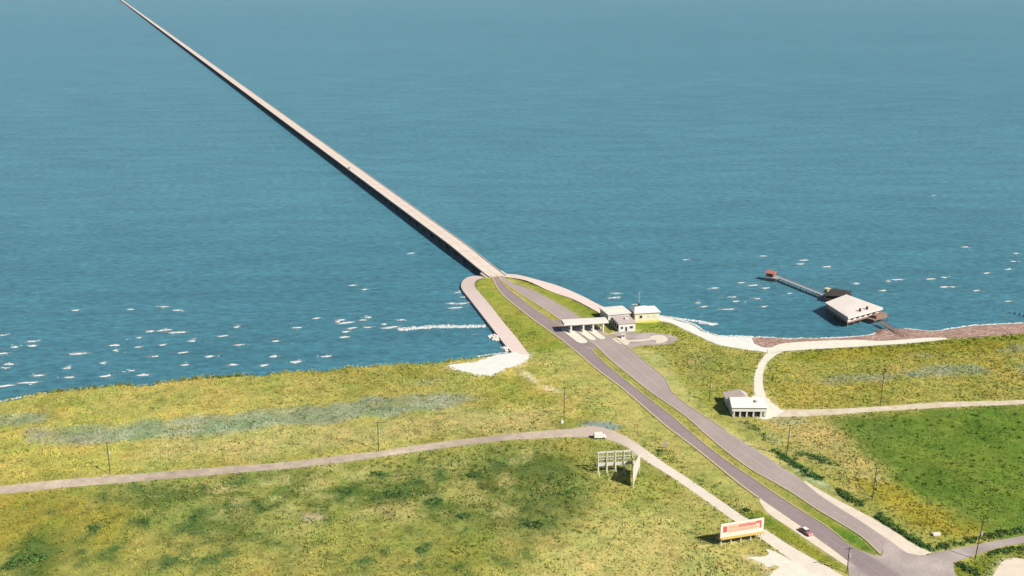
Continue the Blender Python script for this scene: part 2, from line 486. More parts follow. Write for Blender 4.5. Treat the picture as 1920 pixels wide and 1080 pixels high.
FL_TOP = [(-300, 944), (0, 912), (133, 898), (267, 888), (400, 877), (533, 867), (656, 852), (711, 847), (767, 837), (850, 826), (933, 816), (1017, 808), (1080, 803)]
FL_BOT = [(-300, 962), (0, 927), (117, 915), (233, 905), (350, 895), (467, 885), (560, 877), (656, 865), (725, 855), (794, 846), (878, 834), (961, 825), (1080, 819)]
LN_TOP = [(1437, 765), (1468, 768), (1559, 767), (1656, 762), (1754, 755), (1851, 752), (1920, 750), (2400, 728)]
LN_BOT = [(1428, 783), (1445, 783), (1527, 780), (1624, 773), (1721, 767), (1819, 762), (1920, 758), (2400, 735)]
CV_L = [(1445, 656), (1436, 664), (1423, 681), (1415, 704), (1414, 733), (1418, 750), (1412, 772)]
CV_R = [(1475, 658), (1458, 664), (1439, 680), (1431, 700), (1431, 726), (1440, 749), (1470, 772)]
SHELL_ROAD_T = [(1439, 656), (1475, 644), (1592, 638), (1650, 640), (1700, 637), (1740, 634), (1775, 634)]
SHELL_ROAD_B = [(1439, 664), (1475, 659), (1592, 652), (1650, 648), (1700, 645), (1740, 641), (1775, 637)]
SR_TOP = [(1735, 1040), (1801, 1027), (1857, 1016), (1920, 1005), (2200, 960)]
SR_BOT = [(1785, 1055), (1829, 1041), (1873, 1027), (1920, 1018), (2200, 972)]
JUNCTION = [(1590, 1052), (1612, 1033), (1640, 1042), (1656, 1040), (1655, 1006), (1701, 1037), (1740, 1041), (1760, 1034), (1800, 1030), (1829, 1041), (1790, 1055), (1797, 1085), (1860, 1150), (1560, 1150), (1590, 1100)]
BEACH_PATCH = [(836, 686), (850, 682), (890, 680), (910, 672), (950, 663), (975, 660), (994, 664), (992, 672), (975, 683), (950, 690), (918, 704), (890, 702), (870, 696)]
TURN = [(1150, 627), (1163, 618), (1190, 624), (1214, 624), (1247, 626), (1266, 631), (1271, 637), (1253, 645), (1224, 647), (1195, 649), (1178, 653)]
TURN_A = [(1148, 636), (1158, 632), (1170, 634), (1180, 641), (1176, 647), (1160, 644)]
TURN_B = [(1216, 633), (1229, 629), (1243, 629), (1252, 636), (1246, 642), (1231, 644), (1230, 639)]
SHELL_LOT = [(1403, 1046), (1422, 1043), (1436, 1040), (1440, 1030), (1462, 1037), (1500, 1060), (1545, 1090), (1450, 1095), (1443, 1075), (1462, 1063), (1436, 1062), (1426, 1055)]
SHELL_HEAP = [(1872, 1064), (1880, 1053), (1900, 1047), (1925, 1050), (1945, 1062), (1945, 1100), (1862, 1100), (1864, 1074)]
YARD = [(1412, 742), (1440, 746), (1450, 765), (1470, 770), (1448, 784), (1428, 785), (1400, 770)]
POLYS = {}
def wpoly(a, b=None):
    pts = list(a) + (list(b)[::-1] if b else [])
    return xy(PL(pts))
for k, a, b in (('left_road', L_L, L_R), ('right_road', R_L, R_R), ('shl', SH_L_OUT, SH_L_IN), ('shr', SH_R_IN, SH_R_OUT), ('fr', FR_OUT, FR_IN), ('fl', FL_TOP, FL_BOT),
                ('ln', LN_TOP, LN_BOT), ('cv', CV_L, CV_R), ('sr', SR_TOP, SR_BOT), ('ap', APRON_IN, APRON_OUT), ('rap', RAPRON_IN, RAPRON_OUT), ('be', BEACH_IN, BEACH_OUT),
                ('sro', SHELL_ROAD_T, SHELL_ROAD_B), ('jn', JUNCTION, None), ('bp', BEACH_PATCH, None), ('tn', TURN, None), ('sl', SHELL_LOT, None), ('shp', SHELL_HEAP, None), ('yd', YARD, None)):
    POLYS[k] = wpoly(a, b)
BLD = xy(PL([(1136, 600), (1138, 590), (1236, 590), (1240, 606), (1192, 624), (1158, 624)]))
POLYS['bld'] = BLD
POLYS['house'] = xy(PL([(1368, 770), (1380, 752), (1440, 752), (1440, 786), (1368, 788)]))
def paved(x, y, grow=0.6):
    m = np.zeros(np.shape(x), bool)
    for p in POLYS.values():
        bx0, by0 = p.min(0) - 3; bx1, by1 = p.max(0) + 3
        k = (x > bx0) & (x < bx1) & (y > by0) & (y < by1) & ~m
        if k.any():
            xx, yy = x[k], y[k]
            mm = pip(xx, yy, p)
            if grow: mm |= dline(xx, yy, p, True) < grow
            m[k] = mm
    return m

# ------------------------------------------------------------------ colours of the vegetation (by place)
def zone(x, y, px, soft, seed=0, wob=1.0, z=1.2):
    p = xy([PZ(u, v, z) for u, v in px])
    d = dline(x, y, p, True)
    s = np.where(pip(x, y, p), d, -d)
    s = s + (fbm(x, y, soft * 1.5 + 3, 31 + seed) - 0.5) * soft * 2.2 * wob
    return sst(-soft, soft, s)[..., None]
def C(*c): return np.array(alb(*c, k=KG))
KG = 1.72
Z_NORTH = [(-900, 880), (0, 750), (330, 712), (640, 690), (850, 680), (1000, 670), (1070, 720), (1110, 800), (900, 822), (640, 858), (0, 914), (-900, 1010)]
Z_NORTH_YEL = [(-900, 880), (0, 750), (330, 712), (640, 690), (840, 684), (900, 706), (880, 738), (640, 752), (330, 770), (120, 800), (0, 775), (-600, 850)]
Z_BAND = [(300, 800), (600, 795), (900, 765), (1050, 765), (1040, 800), (700, 838), (450, 862), (250, 880)]
Z_SOUTHW = [(-900, 1000), (0, 925), (180, 915), (260, 960), (200, 1040), (120, 1010), (0, 1030), (-800, 1300)]
Z_PALE = [(1000, 1000), (1150, 960), (1300, 940), (1340, 1000), (1420, 1090), (900, 1150), (960, 1050)]
Z_SGREEN = [(230, 905), (500, 890), (820, 850), (1000, 850), (1110, 870), (1090, 960), (1000, 1010), (900, 980), (640, 960), (560, 1040), (380, 1000), (280, 1000)]
Z_EMB = [(1000, 680), (1060, 655), (1240, 790), (1430, 940), (1400, 960), (1140, 800), (1060, 730)]
Z_EMB2 = [(1180, 650), (1240, 660), (1300, 740), (1330, 780), (1480, 870), (1560, 915), (1500, 900), (1330, 790), (1240, 715)]
Z_PROM = [(890, 520), (930, 517), (960, 560), (1070, 650), (1010, 660), (980, 640), (890, 540)]
Z_PROM2 = [(950, 518), (1010, 530), (1140, 590), (1120, 600), (1000, 548)]
Z_LAWN = [(1180, 602), (1240, 600), (1310, 632), (1320, 650), (1290, 640), (1270, 628), (1200, 620)]
Z_EAST = [(1450, 660), (1930, 625), (2600, 590), (2600, 740), (1930, 750), (1460, 766), (1430, 720)]
Z_EASTN = [(1470, 658), (1700, 646), (1930, 626), (2600, 590), (2600, 610), (1930, 655), (1720, 668), (1480, 676)]
Z_MID = [(1260, 650), (1400, 655), (1430, 665), (1410, 740), (1370, 760), (1330, 770), (1280, 720)]
Z_GREEN = [(1550, 786), (1700, 772), (1930, 762), (3000, 700), (3000, 900), (1930, 1000), (1880, 1008), (1850, 990), (1790, 968), (1730, 935), (1680, 900), (1640, 855), (1600, 818)]
Z_TAN = [(1440, 788), (1545, 784), (1600, 818), (1640, 858), (1690, 910), (1600, 910), (1540, 885), (1480, 850)]
Z_GOLD = [(1600, 900), (1690, 905), (1740, 940), (1860, 995), (1840, 1010), (1760, 1010), (1680, 970)]
Z_MED = [(1560, 990), (1600, 1000), (1650, 1036), (1640, 1042), (1590, 1020)]
Z_MED2 = [(1490, 930), (1540, 955), (1600, 1000), (1590, 1015), (1540, 985)]
Z_ISL = [(1430, 960), (1590, 1063), (1560, 1068), (1440, 998), (1390, 965)]
Z_SE = [(1790, 1060), (1920, 1022), (2200, 970), (2300, 1200), (1800, 1150)]
MARSH = [([(57, 808), (133, 803), (267, 790), (400, 777), (500, 767), (640, 757), (683, 749), (794, 741), (836, 736), (878, 739), (905, 750), (822, 766), (767, 772), (640, 790), (467, 805), (333, 821), (187, 834), (133, 832), (57, 827)], 1.0),
         ([(-60, 782), (40, 778), (80, 776), (80, 790), (40, 797), (-60, 800)], 0.9), ([(780, 714), (812, 711), (830, 716), (800, 724), (780, 722)], 0.5),
         ([(1690, 697), (1760, 686), (1850, 688), (1862, 697), (1790, 703), (1700, 706)], 1.0), ([(1535, 712), (1580, 704), (1640, 701), (1700, 699), (1690, 708), (1600, 716), (1545, 718)], 0.7),
         ([(1690, 668), (1740, 662), (1768, 664), (1740, 672)], 0.6), ([(1870, 655), (1910, 648), (1960, 646), (1960, 658), (1900, 660)], 0.9),
         ([(1900, 685), (1940, 682), (1960, 700), (1910, 700)], 0.7), ([(1080, 796), (1120, 790), (1160, 800), (1140, 803), (1100, 800)], 0.9),
         ([(1432, 786), (1500, 784), (1520, 790), (1470, 795)], 0.7), ([(1390, 790), (1430, 808), (1446, 826), (1430, 824), (1395, 800)], 0.5)]
BUSH = [((872, 968), 1.9, 'dark green bush standing alone in the pale lower meadow left of centre'),
        ((1003, 985), 2.4, 'broad grey green bush in the lower meadow below the lattice billboard'),
        ((815, 942), 2.2, 'dark green bush in the meadow upper left of the lone dark bush'),
        ((738, 928), 2.6, 'wide dark green bush at the centre of the scrubby meadow'),
        ((706, 890), 1.8, 'green bush just under the gravel road in the middle meadow'),
        ((788, 1032), 1.5, 'small dark bush low in the meadow near the bottom edge'),
        ((890, 893), 2.0, 'rounded green bush below the gravel road left of the lattice billboard'),
        ((650, 922), 1.8, 'green bush at the left of the middle scrub patch'),
        ((60, 1050), 3.4, 'large dark green thicket at the bottom left corner of the field'),
        ((20, 1062), 2.2, 'dark green bush beside the thicket at the bottom left corner'),
        ((178, 990), 1.7, 'small green bush in the yellow grass at lower left'),
        ((1238, 846), 0.9, 'little dark bush beside the small grey road sign'),
        ((1400, 957), 0.9, 'little dark bush between frontage road and shoulder behind the billboard')]
SPOTS = [(640 + a_ / 4.364, 860 + b_ / 4.364, r_ / 4.364) for a_, b_, r_ in ((290, 130, 60), (420, 270, 90), (560, 210, 70), (760, 130, 80), (770, 320, 90), (1100, 150, 80), (1010, 480, 60), (1560, 520, 110),
         (1780, 90, 80), (1640, 340, 110), (600, 640, 60), (640, 750, 45), (340, 720, 50), (40, 260, 70), (1400, 760, 60), (880, 60, 60), (1300, 60, 70), (720, 190, 60), (950, 60, 50), (1500, 110, 60), (1800, 300, 50), (1100, 640, 40), (540, 870, 50), (140, 860, 60), (860, 850, 40), (1060, 900, 60))]
SPOTS += [(a_ / 3.43, 860 + b_ / 3.43, r_ / 3.43) for a_, b_, r_ in ((560, 340, 45), (600, 460, 40), (910, 220, 70), (1300, 200, 65), (1440, 350, 80), (1530, 390, 60), (1640, 300, 55), (1240, 470, 120), (1510, 150, 60), (900, 380, 60),
         (780, 550, 50), (500, 590, 80), (1080, 640, 90), (1340, 640, 80), (1460, 660, 70), (220, 590, 120), (60, 680, 60), (280, 370, 45), (1250, 380, 70), (1850, 540, 60), (1080, 200, 60), (680, 260, 50), (1700, 500, 55), (1180, 600, 60), (960, 690, 60), (660, 640, 70))]
def tint(x, y):
    x = np.asarray(x, float); y = np.asarray(y, float)
    n1 = fbm(x, y, 45, 1); n2 = fbm(x, y * 0.7, 16, 2); n3 = fbm(x, y, 5.5, 3); n4 = fbm(x, y * 1.6, 30, 4)
    c = np.empty(x.shape + (3,)); c[...] = C(172, 170, 80)
    def put(w, col, amt=1.0):
        nonlocal c
        c = c * (1 - w * amt) + col * (w * amt)
    blot = sst(0.48, 0.66, n2)[..., None]; blot3 = sst(0.5, 0.68, n3)[..., None]
    put(zone(x, y, Z_NORTH, 3, 1), C(190, 181, 88))
    put(zone(x, y, Z_NORTH_YEL, 8, 2), C(184, 178, 90))
    put(zone(x, y, Z_NORTH_YEL, 8, 2) * sst(0.5, 0.66, n4)[..., None], C(184, 168, 78), 0.3)
    put(zone(x, y, Z_NORTH, 6, 29) * sst(0.52, 0.7, n2)[..., None], C(150, 150, 52), 0.55)
    put(zone(x, y, Z_BAND, 8, 3), C(192, 184, 112), 0.8)
    wS = zone(x, y, Z_SGREEN, 12, 4)
    put(wS, C(164, 168, 86), 0.75)
    big = sst(0.50, 0.62, fbm(x, y * 0.75, 30, 9))[..., None]
    put(wS * big, C(122, 142, 66), 0.75)
    put(wS * blot, C(104, 122, 50), 0.75)
    cl = sst(0.55, 0.63, fbm(x, y * 0.8, 6.5, 55, 5))[..., None]
    put((0.25 + 0.75 * wS) * cl * zone(x, y, [(-900, 1000), (0, 935), (1110, 830), (1300, 930), (1400, 1100), (-900, 1400)], 8, 45), C(106, 122, 48), 0.85)
    put(wS * blot3 * (1 - blot), C(200, 190, 122), 0.5)
    put((1 - wS) * blot * zone(x, y, [(-900, 1000), (0, 930), (1110, 825), (1300, 930), (1400, 1100), (-900, 1400)], 10, 44), C(140, 144, 52), 0.5)
    wW = zone(x, y, Z_SOUTHW, 10, 5)
    put(wW, C(164, 156, 56), 0.8)
    put(zone(x, y, Z_PALE, 12, 6), C(204, 194, 112), 0.85)
    put(zone(x, y, [(30, 1045), (60, 1000), (90, 1000), (110, 1040), (100, 1090), (20, 1100)], 5, 7), C(86, 108, 34), 0.85)
    put(zone(x, y, Z_EMB, 5, 8), C(196, 188, 104), 0.7)
    put(zone(x, y, Z_EMB2, 2, 9), C(196, 192, 118), 0.7)
    put(zone(x, y, Z_MID, 6, 10), C(172, 168, 76), 0.8)
    put(zone(x, y, [(1290, 660), (1330, 668), (1310, 710), (1290, 700)], 5, 41), C(168, 166, 92), 0.7)
    put(zone(x, y, Z_LAWN, 2, 11), C(168, 174, 64), 0.9)
    put(zone(x, y, [(1185, 604), (1240, 604), (1252, 612), (1190, 618)], 2, 12), C(140, 160, 46), 0.9)
    put(zone(x, y, Z_PROM, 2, 13), C(160, 166, 62))
    put(zone(x, y, Z_PROM2, 2, 14), C(150, 156, 50))
    put(zone(x, y, Z_PROM, 3, 13) * blot3, C(132, 146, 40), 0.6)
    wE = zone(x, y, Z_EAST, 3, 15)
    put(wE, C(182, 176, 82))
    put(zone(x, y, Z_EASTN, 5, 16), C(150, 150, 34), 0.9)
    put(wE * sst(0.5, 0.65, n4)[..., None], C(186, 166, 60), 0.4)
    put(wE * blot, C(150, 156, 50), 0.45)
    wG = zone(x, y, Z_GREEN, 6.5, 17, 0.9)
    put(zone(x, y, Z_TAN, 5, 18), C(198, 182, 106), 0.9)
    put(zone(x, y, Z_GOLD, 4, 19), C(176, 160, 46), 0.9)
    put(wG, C(112, 138, 42))
    # mown strips of the green field, running along its western edge
    st = np.sin((x * 0.83 + y * 0.56) / 3.4 + fbm(x, y, 25, 61) * 5.0) * 0.5 + 0.5
    put(wG * (st * 0.6)[..., None], C(122, 144, 48), 0.55)
    put(wG * blot, C(80, 114, 26), 0.5)
    put(wG * blot3, C(130, 146, 52), 0.25)
    put(zone(x, y, [(1590, 792), (1660, 780), (1700, 800), (1640, 835)], 8, 20), C(118, 134, 58), 0.55)
    put(zone(x, y, Z_MED2, 1.5, 21), C(150, 156, 52), 0.8)
    put(zone(x, y, Z_MED, 1.5, 22), C(98, 138, 34), 0.9)
    put(zone(x, y, Z_ISL, 1.5, 23), C(142, 150, 40), 0.95)
    put(zone(x, y, Z_SE, 2, 24), C(120, 132, 34), 0.9)
    for i, (pz, a) in enumerate(MARSH):
        wm = zone(x, y, pz, 3.5, 50 + i, 1.2)
        wm = wm * (0.62 + 0.38 * sst(0.36, 0.56, fbm(x, y * 2.0, 14, 140 + i))[..., None])
        put(wm, C(150, 164, 132), 0.85 * a)
        put(wm * blot3, C(176, 180, 150), 0.5 * a)
    nsf = fbm(x, y, 4.0, 103, 4)
    ns1 = fbm(x, y, 7, 101) - 0.5; ns2 = fbm(x, y, 7, 102) - 0.5
    for (u_, v_, r_) in SPOTS + [(q_[0][0], q_[0][1], q_[1] * 7) for q_ in BUSH]:
        p_ = P(u_, v_ + 2); rw = r_ * 0.185
        k_ = (abs(x - p_.x) < rw * 4 + 8) & (abs(y - p_.y) < rw * 6 + 8)
        if not k_.any(): continue
        dd_ = np.hypot((x[k_] - p_.x) / 1.25 + ns1[k_] * 10, (y[k_] - p_.y) / 1.5 + ns2[k_] * 10)
        wq = (np.exp(-(dd_ / (rw * 0.8 + 0.6)) ** 2) * (0.3 + 0.7 * sst(0.44, 0.56, nsf[k_])))[..., None]
        c[k_] = c[k_] * (1 - wq) + C(86, 116, 56) * wq
    # loose shell and sand strewn into the grass round the pale ground
    for kx, wd_, amt in (('bp', 2.2, 0.8), ('sl', 1.8, 0.8), ('shp', 1.6, 0.7), ('yd', 1.4, 0.7), ('cv', 0.9, 0.5), ('be', 1.2, 0.6), ('shr', 1.6, 0.55), ('shl', 0.8, 0.5), ('fr', 0.7, 0.4), ('fl', 0.7, 0.4), ('ln', 0.7, 0.4), ('right_road', 0.7, 0.35), ('left_road', 0.7, 0.35)):
        pp = POLYS[kx]; b0 = pp.min(0) - 8; b1 = pp.max(0) + 8
        k_ = (x > b0[0]) & (x < b1[0]) & (y > b0[1]) & (y < b1[1])
        if not k_.any(): continue
        dq = dline(x[k_], y[k_], pp, True)
        wq = (np.exp(-(dq / wd_) ** 2) * amt * sst(0.35, 0.6, nsf[k_]))[..., None]
        c[k_] = c[k_] * (1 - wq) + C(226, 212, 160) * wq
    # pale bare track scars by the sand
    put(zone(x, y, [(972, 690), (990, 700), (1020, 722), (1050, 735), (1030, 730), (990, 712)], 2.0, 70), C(228, 220, 172), 1.0)
    put(zone(x, y, [(1082, 798), (1100, 791), (1140, 791), (1165, 801), (1150, 806), (1110, 800)], 1.2, 72, 0.6), C(146, 168, 160), 0.9)
    put(zone(x, y, [(1488, 872), (1512, 884), (1560, 912), (1570, 924), (1530, 906), (1492, 882)], 1.2, 73), C(206, 214, 168), 0.9)
    put(zone(x, y, [(1690, 1000), (1720, 1014), (1750, 1032), (1738, 1036), (1706, 1016)], 0.9, 74), C(190, 212, 164), 0.9)
    put(zone(x, y, [(565, 965), (600, 960), (612, 972), (575, 980)], 1.6, 71), C(206, 188, 150), 0.8)
    n5 = fbm(x, y, 2.6, 201, 3); n6 = fbm(x, y, 11, 202, 4)
    c = c * (1 + (np.stack([n5 * 0 + n5 - .5, (n5 - .5) * .55, (n5 - .5) * .8], -1)) * 0.6)
    c = c * (1 + (np.stack([n6 - .5, (n6 - .5) * .2, (n6 - .5) * .8], -1)) * 0.5) * np.array((0.98, 0.985, 1.0))
    dk = sst(0.60, 0.72, fbm(x, y * 1.3, 3.2, 203, 4))[..., None]
    c = c * (1 - 0.24 * dk * (1 - 0.5 * wG))
    lum = c.mean(-1, keepdims=True); c = c * 0.93 + lum * np.array((1.05, 1.05, 0.9)) * 0.07
    f = 0.84 + 0.36 * n3 + 0.2 * (n1 - 0.5)
    c = c * f[..., None]
    return np.clip(c, 0.004, 0.8)

# ------------------------------------------------------------------ the setting
def axis(fine0, fine1, step, lo, hi):
    a = list(np.arange(fine0, fine1 + 1e-6, step))
    s, v = step, fine1
    while v < hi: s *= 1.35; v += s; a.append(v)
    s, v, b = step, fine0, []
    while v > lo: s *= 1.35; v -= s; b.append(v)
    return np.array(b[::-1] + a)
gx = axis(-255, 300, 1.4, -3900, 3900)
gy = axis(246, 604, 1.4, -1400, 1500)
X, Y = np.meshgrid(gx, gy)
x, y = X.ravel(), Y.ravel()
gzv = ground_z(x, y)
gt = tint(x, y)
s = shore_sd(x, y)
wet = sst(1.2, -0.4, s)[..., None]
gt = gt * (1 - wet) + np.array((0.07, 0.06, 0.05)) * wet
nx, ny = len(gx), len(gy)
idx = np.arange(nx * ny).reshape(ny, nx)
fq = np.stack([idx[:-1, :-1], idx[:-1, 1:], idx[1:, 1:], idx[1:, :-1]], -1).reshape(-1, 4)
keep = (gzv[fq].max(1) > -2.6) | True
g = np_mesh('ground', np.stack([x, y, gzv], 1), fq[keep], M['ground'], gt, smooth=True)
tag(g, kind='structure')

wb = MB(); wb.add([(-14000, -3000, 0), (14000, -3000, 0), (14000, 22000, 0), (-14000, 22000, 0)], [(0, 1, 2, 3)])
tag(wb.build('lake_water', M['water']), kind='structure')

def strip(name, A, B, m, off=0.06, n=120, cross=5, zf=None, kind='structure', cols=None):
    A = catmull(xy(PL(A)), n); B = catmull(xy(PL(B)), n)
    T = np.linspace(0, 1, cross + 1)[None, :, None]
    G = A[:, None, :] * (1 - T) + B[:, None, :] * T
    px_, py_ = G[..., 0].ravel(), G[..., 1].ravel()
    z = (ground_z(px_, py_) if zf is None else zf(px_, py_, np.tile(np.linspace(0, 1, cross + 1), n))) + off
    id_ = np.arange(n * (cross + 1)).reshape(n, cross + 1)
    f = np.stack([id_[:-1, :-1], id_[:-1, 1:], id_[1:, 1:], id_[1:, :-1]], -1).reshape(-1, 4)
    tn = None
    if cols is not None: tn = np.array([cols(k / (n - 1), j / cross) for k in range(n) for j in range(cross + 1)])
    o = np_mesh(name, np.stack([px_, py_, z], 1), f, m, tn, smooth=True)
    me = o.data
    bm = bmesh.new(); bm.from_mesh(me)
    for fc in bm.faces:
        if fc.normal.z < 0: fc.normal_flip()
    bm.to_mesh(me); bm.free()
    return tag(o, kind=kind)
def patch(name, px, m, off=0.05, jag=0.0, n=60, up=None):
    q = xy(PL(px)); q = np.vstack([q, q[:1]])
    q = catmull(q, n)[:-1]
    if jag:
        q = q + (np.stack([fbm(q[:, 0], q[:, 1], 3, 81), fbm(q[:, 0], q[:, 1], 3, 82)], 1) - 0.5) * jag * 2
    z = gz(q[:, 0], q[:, 1]) if up is None else np.full(len(q), up)
    v = [Vector((a, b, c + off)) for (a, b), c in zip(q, z)]
    tri = tessellate_polygon([v])
    mb = MB(); mb.add(v, [tuple(t) for t in tri])
    o = mb.build(name, m)
    bm = bmesh.new(); bm.from_mesh(o.data)
    for fc in bm.faces:
        if fc.normal.z < 0: fc.normal_flip()
    bm.to_mesh(o.data); bm.free()
    return tag(o, kind='structure')

def worn(base, lanes):
    base = np.array(base)
    def f_(t, q):
        w_ = 0.0
        for l_ in lanes:
            for o_ in (-0.085, 0.085): w_ = max(w_, math.exp(-((q - l_ - o_) / 0.04) ** 2))
        edge = 0.10 * (math.exp(-(q / 0.05) ** 2) + math.exp(-((1 - q) / 0.05) ** 2))
        slab_ = 0.05 * math.sin(t * 61.0) * math.sin(t * 23.0 + 1)
        return base * (1 - 0.10 * w_ + edge + slab_)
    return f_
strip('road_southbound', L_L, L_R, M['paving'], 0.08, 200, 20, cols=worn(alb(174, 158, 158), (0.27, 0.73)))
strip('road_northbound', R_L, R_R, M['paving'], 0.086, 200, 20, cols=worn(alb(196, 181, 176), (0.27, 0.73)))
strip('shoulder_south', SH_L_OUT, SH_L_IN, M['lane_concrete'], 0.07)
strip('shoulder_north', SH_R_IN, SH_R_OUT, M['lane_concrete'], 0.07)
gA, gB = np.array(alb(222, 202, 186)), np.array(alb(255, 242, 226))
strip('frontage_road', FR_OUT, FR_IN, M['paving'], 0.055, cols=lambda t, q: gA + (gB - gA) * float(sst(0.08, 0.34, t)))
strip('gravel_road', FL_TOP, FL_BOT, M['gravel_road'], 0.05, 160)
strip('gravel_lane', LN_TOP, LN_BOT, M['gravel_lane'], 0.05)
strip('shell_track', CV_L, CV_R, M['shell'], 0.058)
strip('side_road', SR_TOP, SR_BOT, M['asphalt_light'], 0.07)
patch('road_junction', JUNCTION, M['asphalt_light'], 0.076)
patch('sand_beach', BEACH_PATCH, M['sand'], 0.09, 2.2, 160)
patch('turnaround_pavement', TURN, M['asphalt_light'], 0.094)
patch('turnaround_island_round', TURN_B, M['lane_concrete'], 0.12)
patch('turnaround_island_front', TURN_A, M['lane_concrete'], 0.12)
strip('turnaround_path', [(1178, 638), (1200, 637), (1228, 634)], [(1180, 641), (1200, 640), (1228, 637)], M['lane_concrete'], 0.115, 20, 1)
patch('shell_lot', SHELL_LOT, M['shell'], 0.062, 1.8, 160)
patch('shell_heap', SHELL_HEAP, M['lane_concrete'], 0.06, 0.6, 60)
patch('shell_yard', YARD, M['shell'], 0.064, 0.4)
# beach and rubble bank along the eastern shore
strip('beach', BEACH_OUT[:10], BEACH_IN[:8], M['sand'], 0.10, 160, 10)
BANK_T = [(1410, 634), (1440, 634), (1494, 636), (1592, 633), (1637, 627), (1648, 617), (1689, 616), (1744, 621), (1780, 617), (1819, 611), (1870, 608), (1920, 606), (2300, 590)]
BANK_B = [(1415, 645), (1440, 652), (1494, 643), (1592, 639), (1650, 640), (1700, 637), (1740, 634), (1775, 634), (1800, 634), (1851, 631), (1920, 626), (2300, 610)]
strip('rubble_bank', BANK_T, BANK_B, M['bank'], 0.20, 240, 12)
strip('shore_track', SHELL_ROAD_T, SHELL_ROAD_B, M['shell'], 0.24)

# concrete apron of the landing: a slope from the lawn down to a low vertical sea wall
def apron(name, IN, OUT, n=140, low=1.25):
    A = catmull(xy(PL(IN)), n); B = catmull(xy([PZ(u, v, low) for u, v in OUT]), n)
    zi = gz(A[:, 0], A[:, 1])
    mb = MB(); cr = 6
    for k in range(n):
        for j in range(cr + 1):
            t = j / cr
            q = A[k] * (1 - t) + B[k] * t
            mb.v.append((q[0], q[1], (zi[k] + 0.16) * (1 - t) + low * t))
        mb.v.append((B[k][0], B[k][1], -2.0))
        mb.v.append((A[k][0], A[k][1], -2.0))
    wdt = cr + 3
    for k in range(n - 1):
        for j in range(cr + 1):
            mb.f.append((k * wdt + j, k * wdt + j + 1, (k + 1) * wdt + j + 1, (k + 1) * wdt + j))
    o = mb.build(name, M['concrete_pink'])
    return o
ap = apron('seawall', APRON_IN, APRON_OUT)
tag(ap, 'broad pinkish concrete seawall apron curving along the left side of the landing', 'seawall')
ap2 = apron('seawall', RAPRON_IN, RAPRON_OUT, low=0.9)
tag(ap2, 'narrow white concrete seawall edge along the right side of the landing behind the toll buildings', 'seawall')

# kerbs
def kerb(name, px, side, wd=0.35, h=0.15, m='kerb', n=160):
    A = catmull(xy(PL(px)), n)
    d = np.gradient(A, axis=0); d /= np.linalg.norm(d, axis=1)[:, None]
    nrm = np.stack([-d[:, 1], d[:, 0]], 1) * side
    B = A + nrm * wd
    z = gz(A[:, 0], A[:, 1])
    mb = MB()
    for k in range(n):
        mb.v += [(A[k][0], A[k][1], z[k]), (A[k][0], A[k][1], z[k] + h + 0.1), (B[k][0], B[k][1], z[k] + h + 0.1), (B[k][0], B[k][1], z[k])]
    for k in range(n - 1):
        for j in range(3):
            mb.f.append((k * 4 + j, k * 4 + j + 1, k * 4 + j + 5, k * 4 + j + 4))
    return tag(mb.build(name, M[m]), kind='structure')
kerb('kerb_west', L_L[:14], -1, 0.7)
kerb('kerb_median_west', L_R[5:17], 1, 0.4)
kerb('kerb_median_east', R_L[5:19], -1, 0.4)
kerb('kerb_east', R_R[1:14], 1, 0.4)
kerb('kerb_yellow_line_west', L_R[:5], 1, 0.35, 0.1, 'yellow_line')
kerb('kerb_yellow_line_east', R_L[:5], -1, 0.35, 0.1, 'yellow_line')
# thin lawn edge line painted at the road fork
# ------------------------------------------------------------------ the causeway
d1 = PZ(260, 23.3, 4.6); d0 = PZ(800, 416.6, 4.6)
bd = (d1 - d0); bd.z = 0; bd.normalize()
tt = (Vector((BEND.x, BEND.y, 0)) - d0).dot(bd)
BO = d0 + bd * tt; BO.z = 0
bridge = thing('causeway_bridge', 'long straight pale concrete causeway bridge on piles crossing the lake', 'bridge', BO, math.atan2(bd.y, bd.x))
BL = 15000.0; BW = 5.0
def dz(s): return 3.12 + 1.5 * float(sst(0, 75, s))
st = list(np.arange(-5, 100, 5.0)) + list(np.arange(104, 1800, 17.0)) + list(np.arange(1800, BL, 120.0))
mbD, mbS, mbC = MB(), MB(), MB()
pr = {1: MB(), -1: MB()}
for a, b in zip(st[:-1], st[1:]):
    za, zb = dz(a), dz(b)
    def slab(mb, y0, y1, t0, t1):
        mb.add([(a, y0, za + t0), (b, y0, zb + t0), (b, y1, zb + t0), (a, y1, za + t0), (a, y0, za + t1), (b, y0, zb + t1), (b, y1, zb + t1), (a, y1, za + t1)],
               [(3, 2, 1, 0), (4, 5, 6, 7), (0, 1, 5, 4), (2, 3, 7, 6)])
    slab(mbD, -BW, BW, -0.35, 0)
    slab(mbC, -0.09, 0.09, 0.004, 0.03)
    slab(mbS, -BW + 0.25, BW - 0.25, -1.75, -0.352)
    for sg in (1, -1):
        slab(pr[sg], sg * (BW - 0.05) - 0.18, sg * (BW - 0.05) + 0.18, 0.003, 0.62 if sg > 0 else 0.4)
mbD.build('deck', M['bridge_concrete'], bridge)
mbS.build('girders', M['bridge_side_shaded'], bridge)
mbC.build('centre_line', M['yellow_line'], bridge)
for k in range(90):
    s_ = 16.5 + 17.0 * k; z_ = dz(s_)
    MB().box(s_ - 0.2, s_ + 0.2, -BW + 0.15, BW - 0.25, z_ + 0.008, z_ + 0.034).build('expansion_joint', M['wood_grey'], bridge)
for sg in (1, -1): pr[sg].build('parapet', M['bridge_concrete'], bridge)
def bent(mb, s):
    z = dz(s) - 1.753
    mb.box(s - 0.6, s + 0.6, -BW + 0.3, BW - 0.3, z - 0.9, z)
    for yy in (-3.2, 3.2): mb.tube((s, yy, -2.5), (s, yy, z - 0.9), 0.7, 0.7, 10)
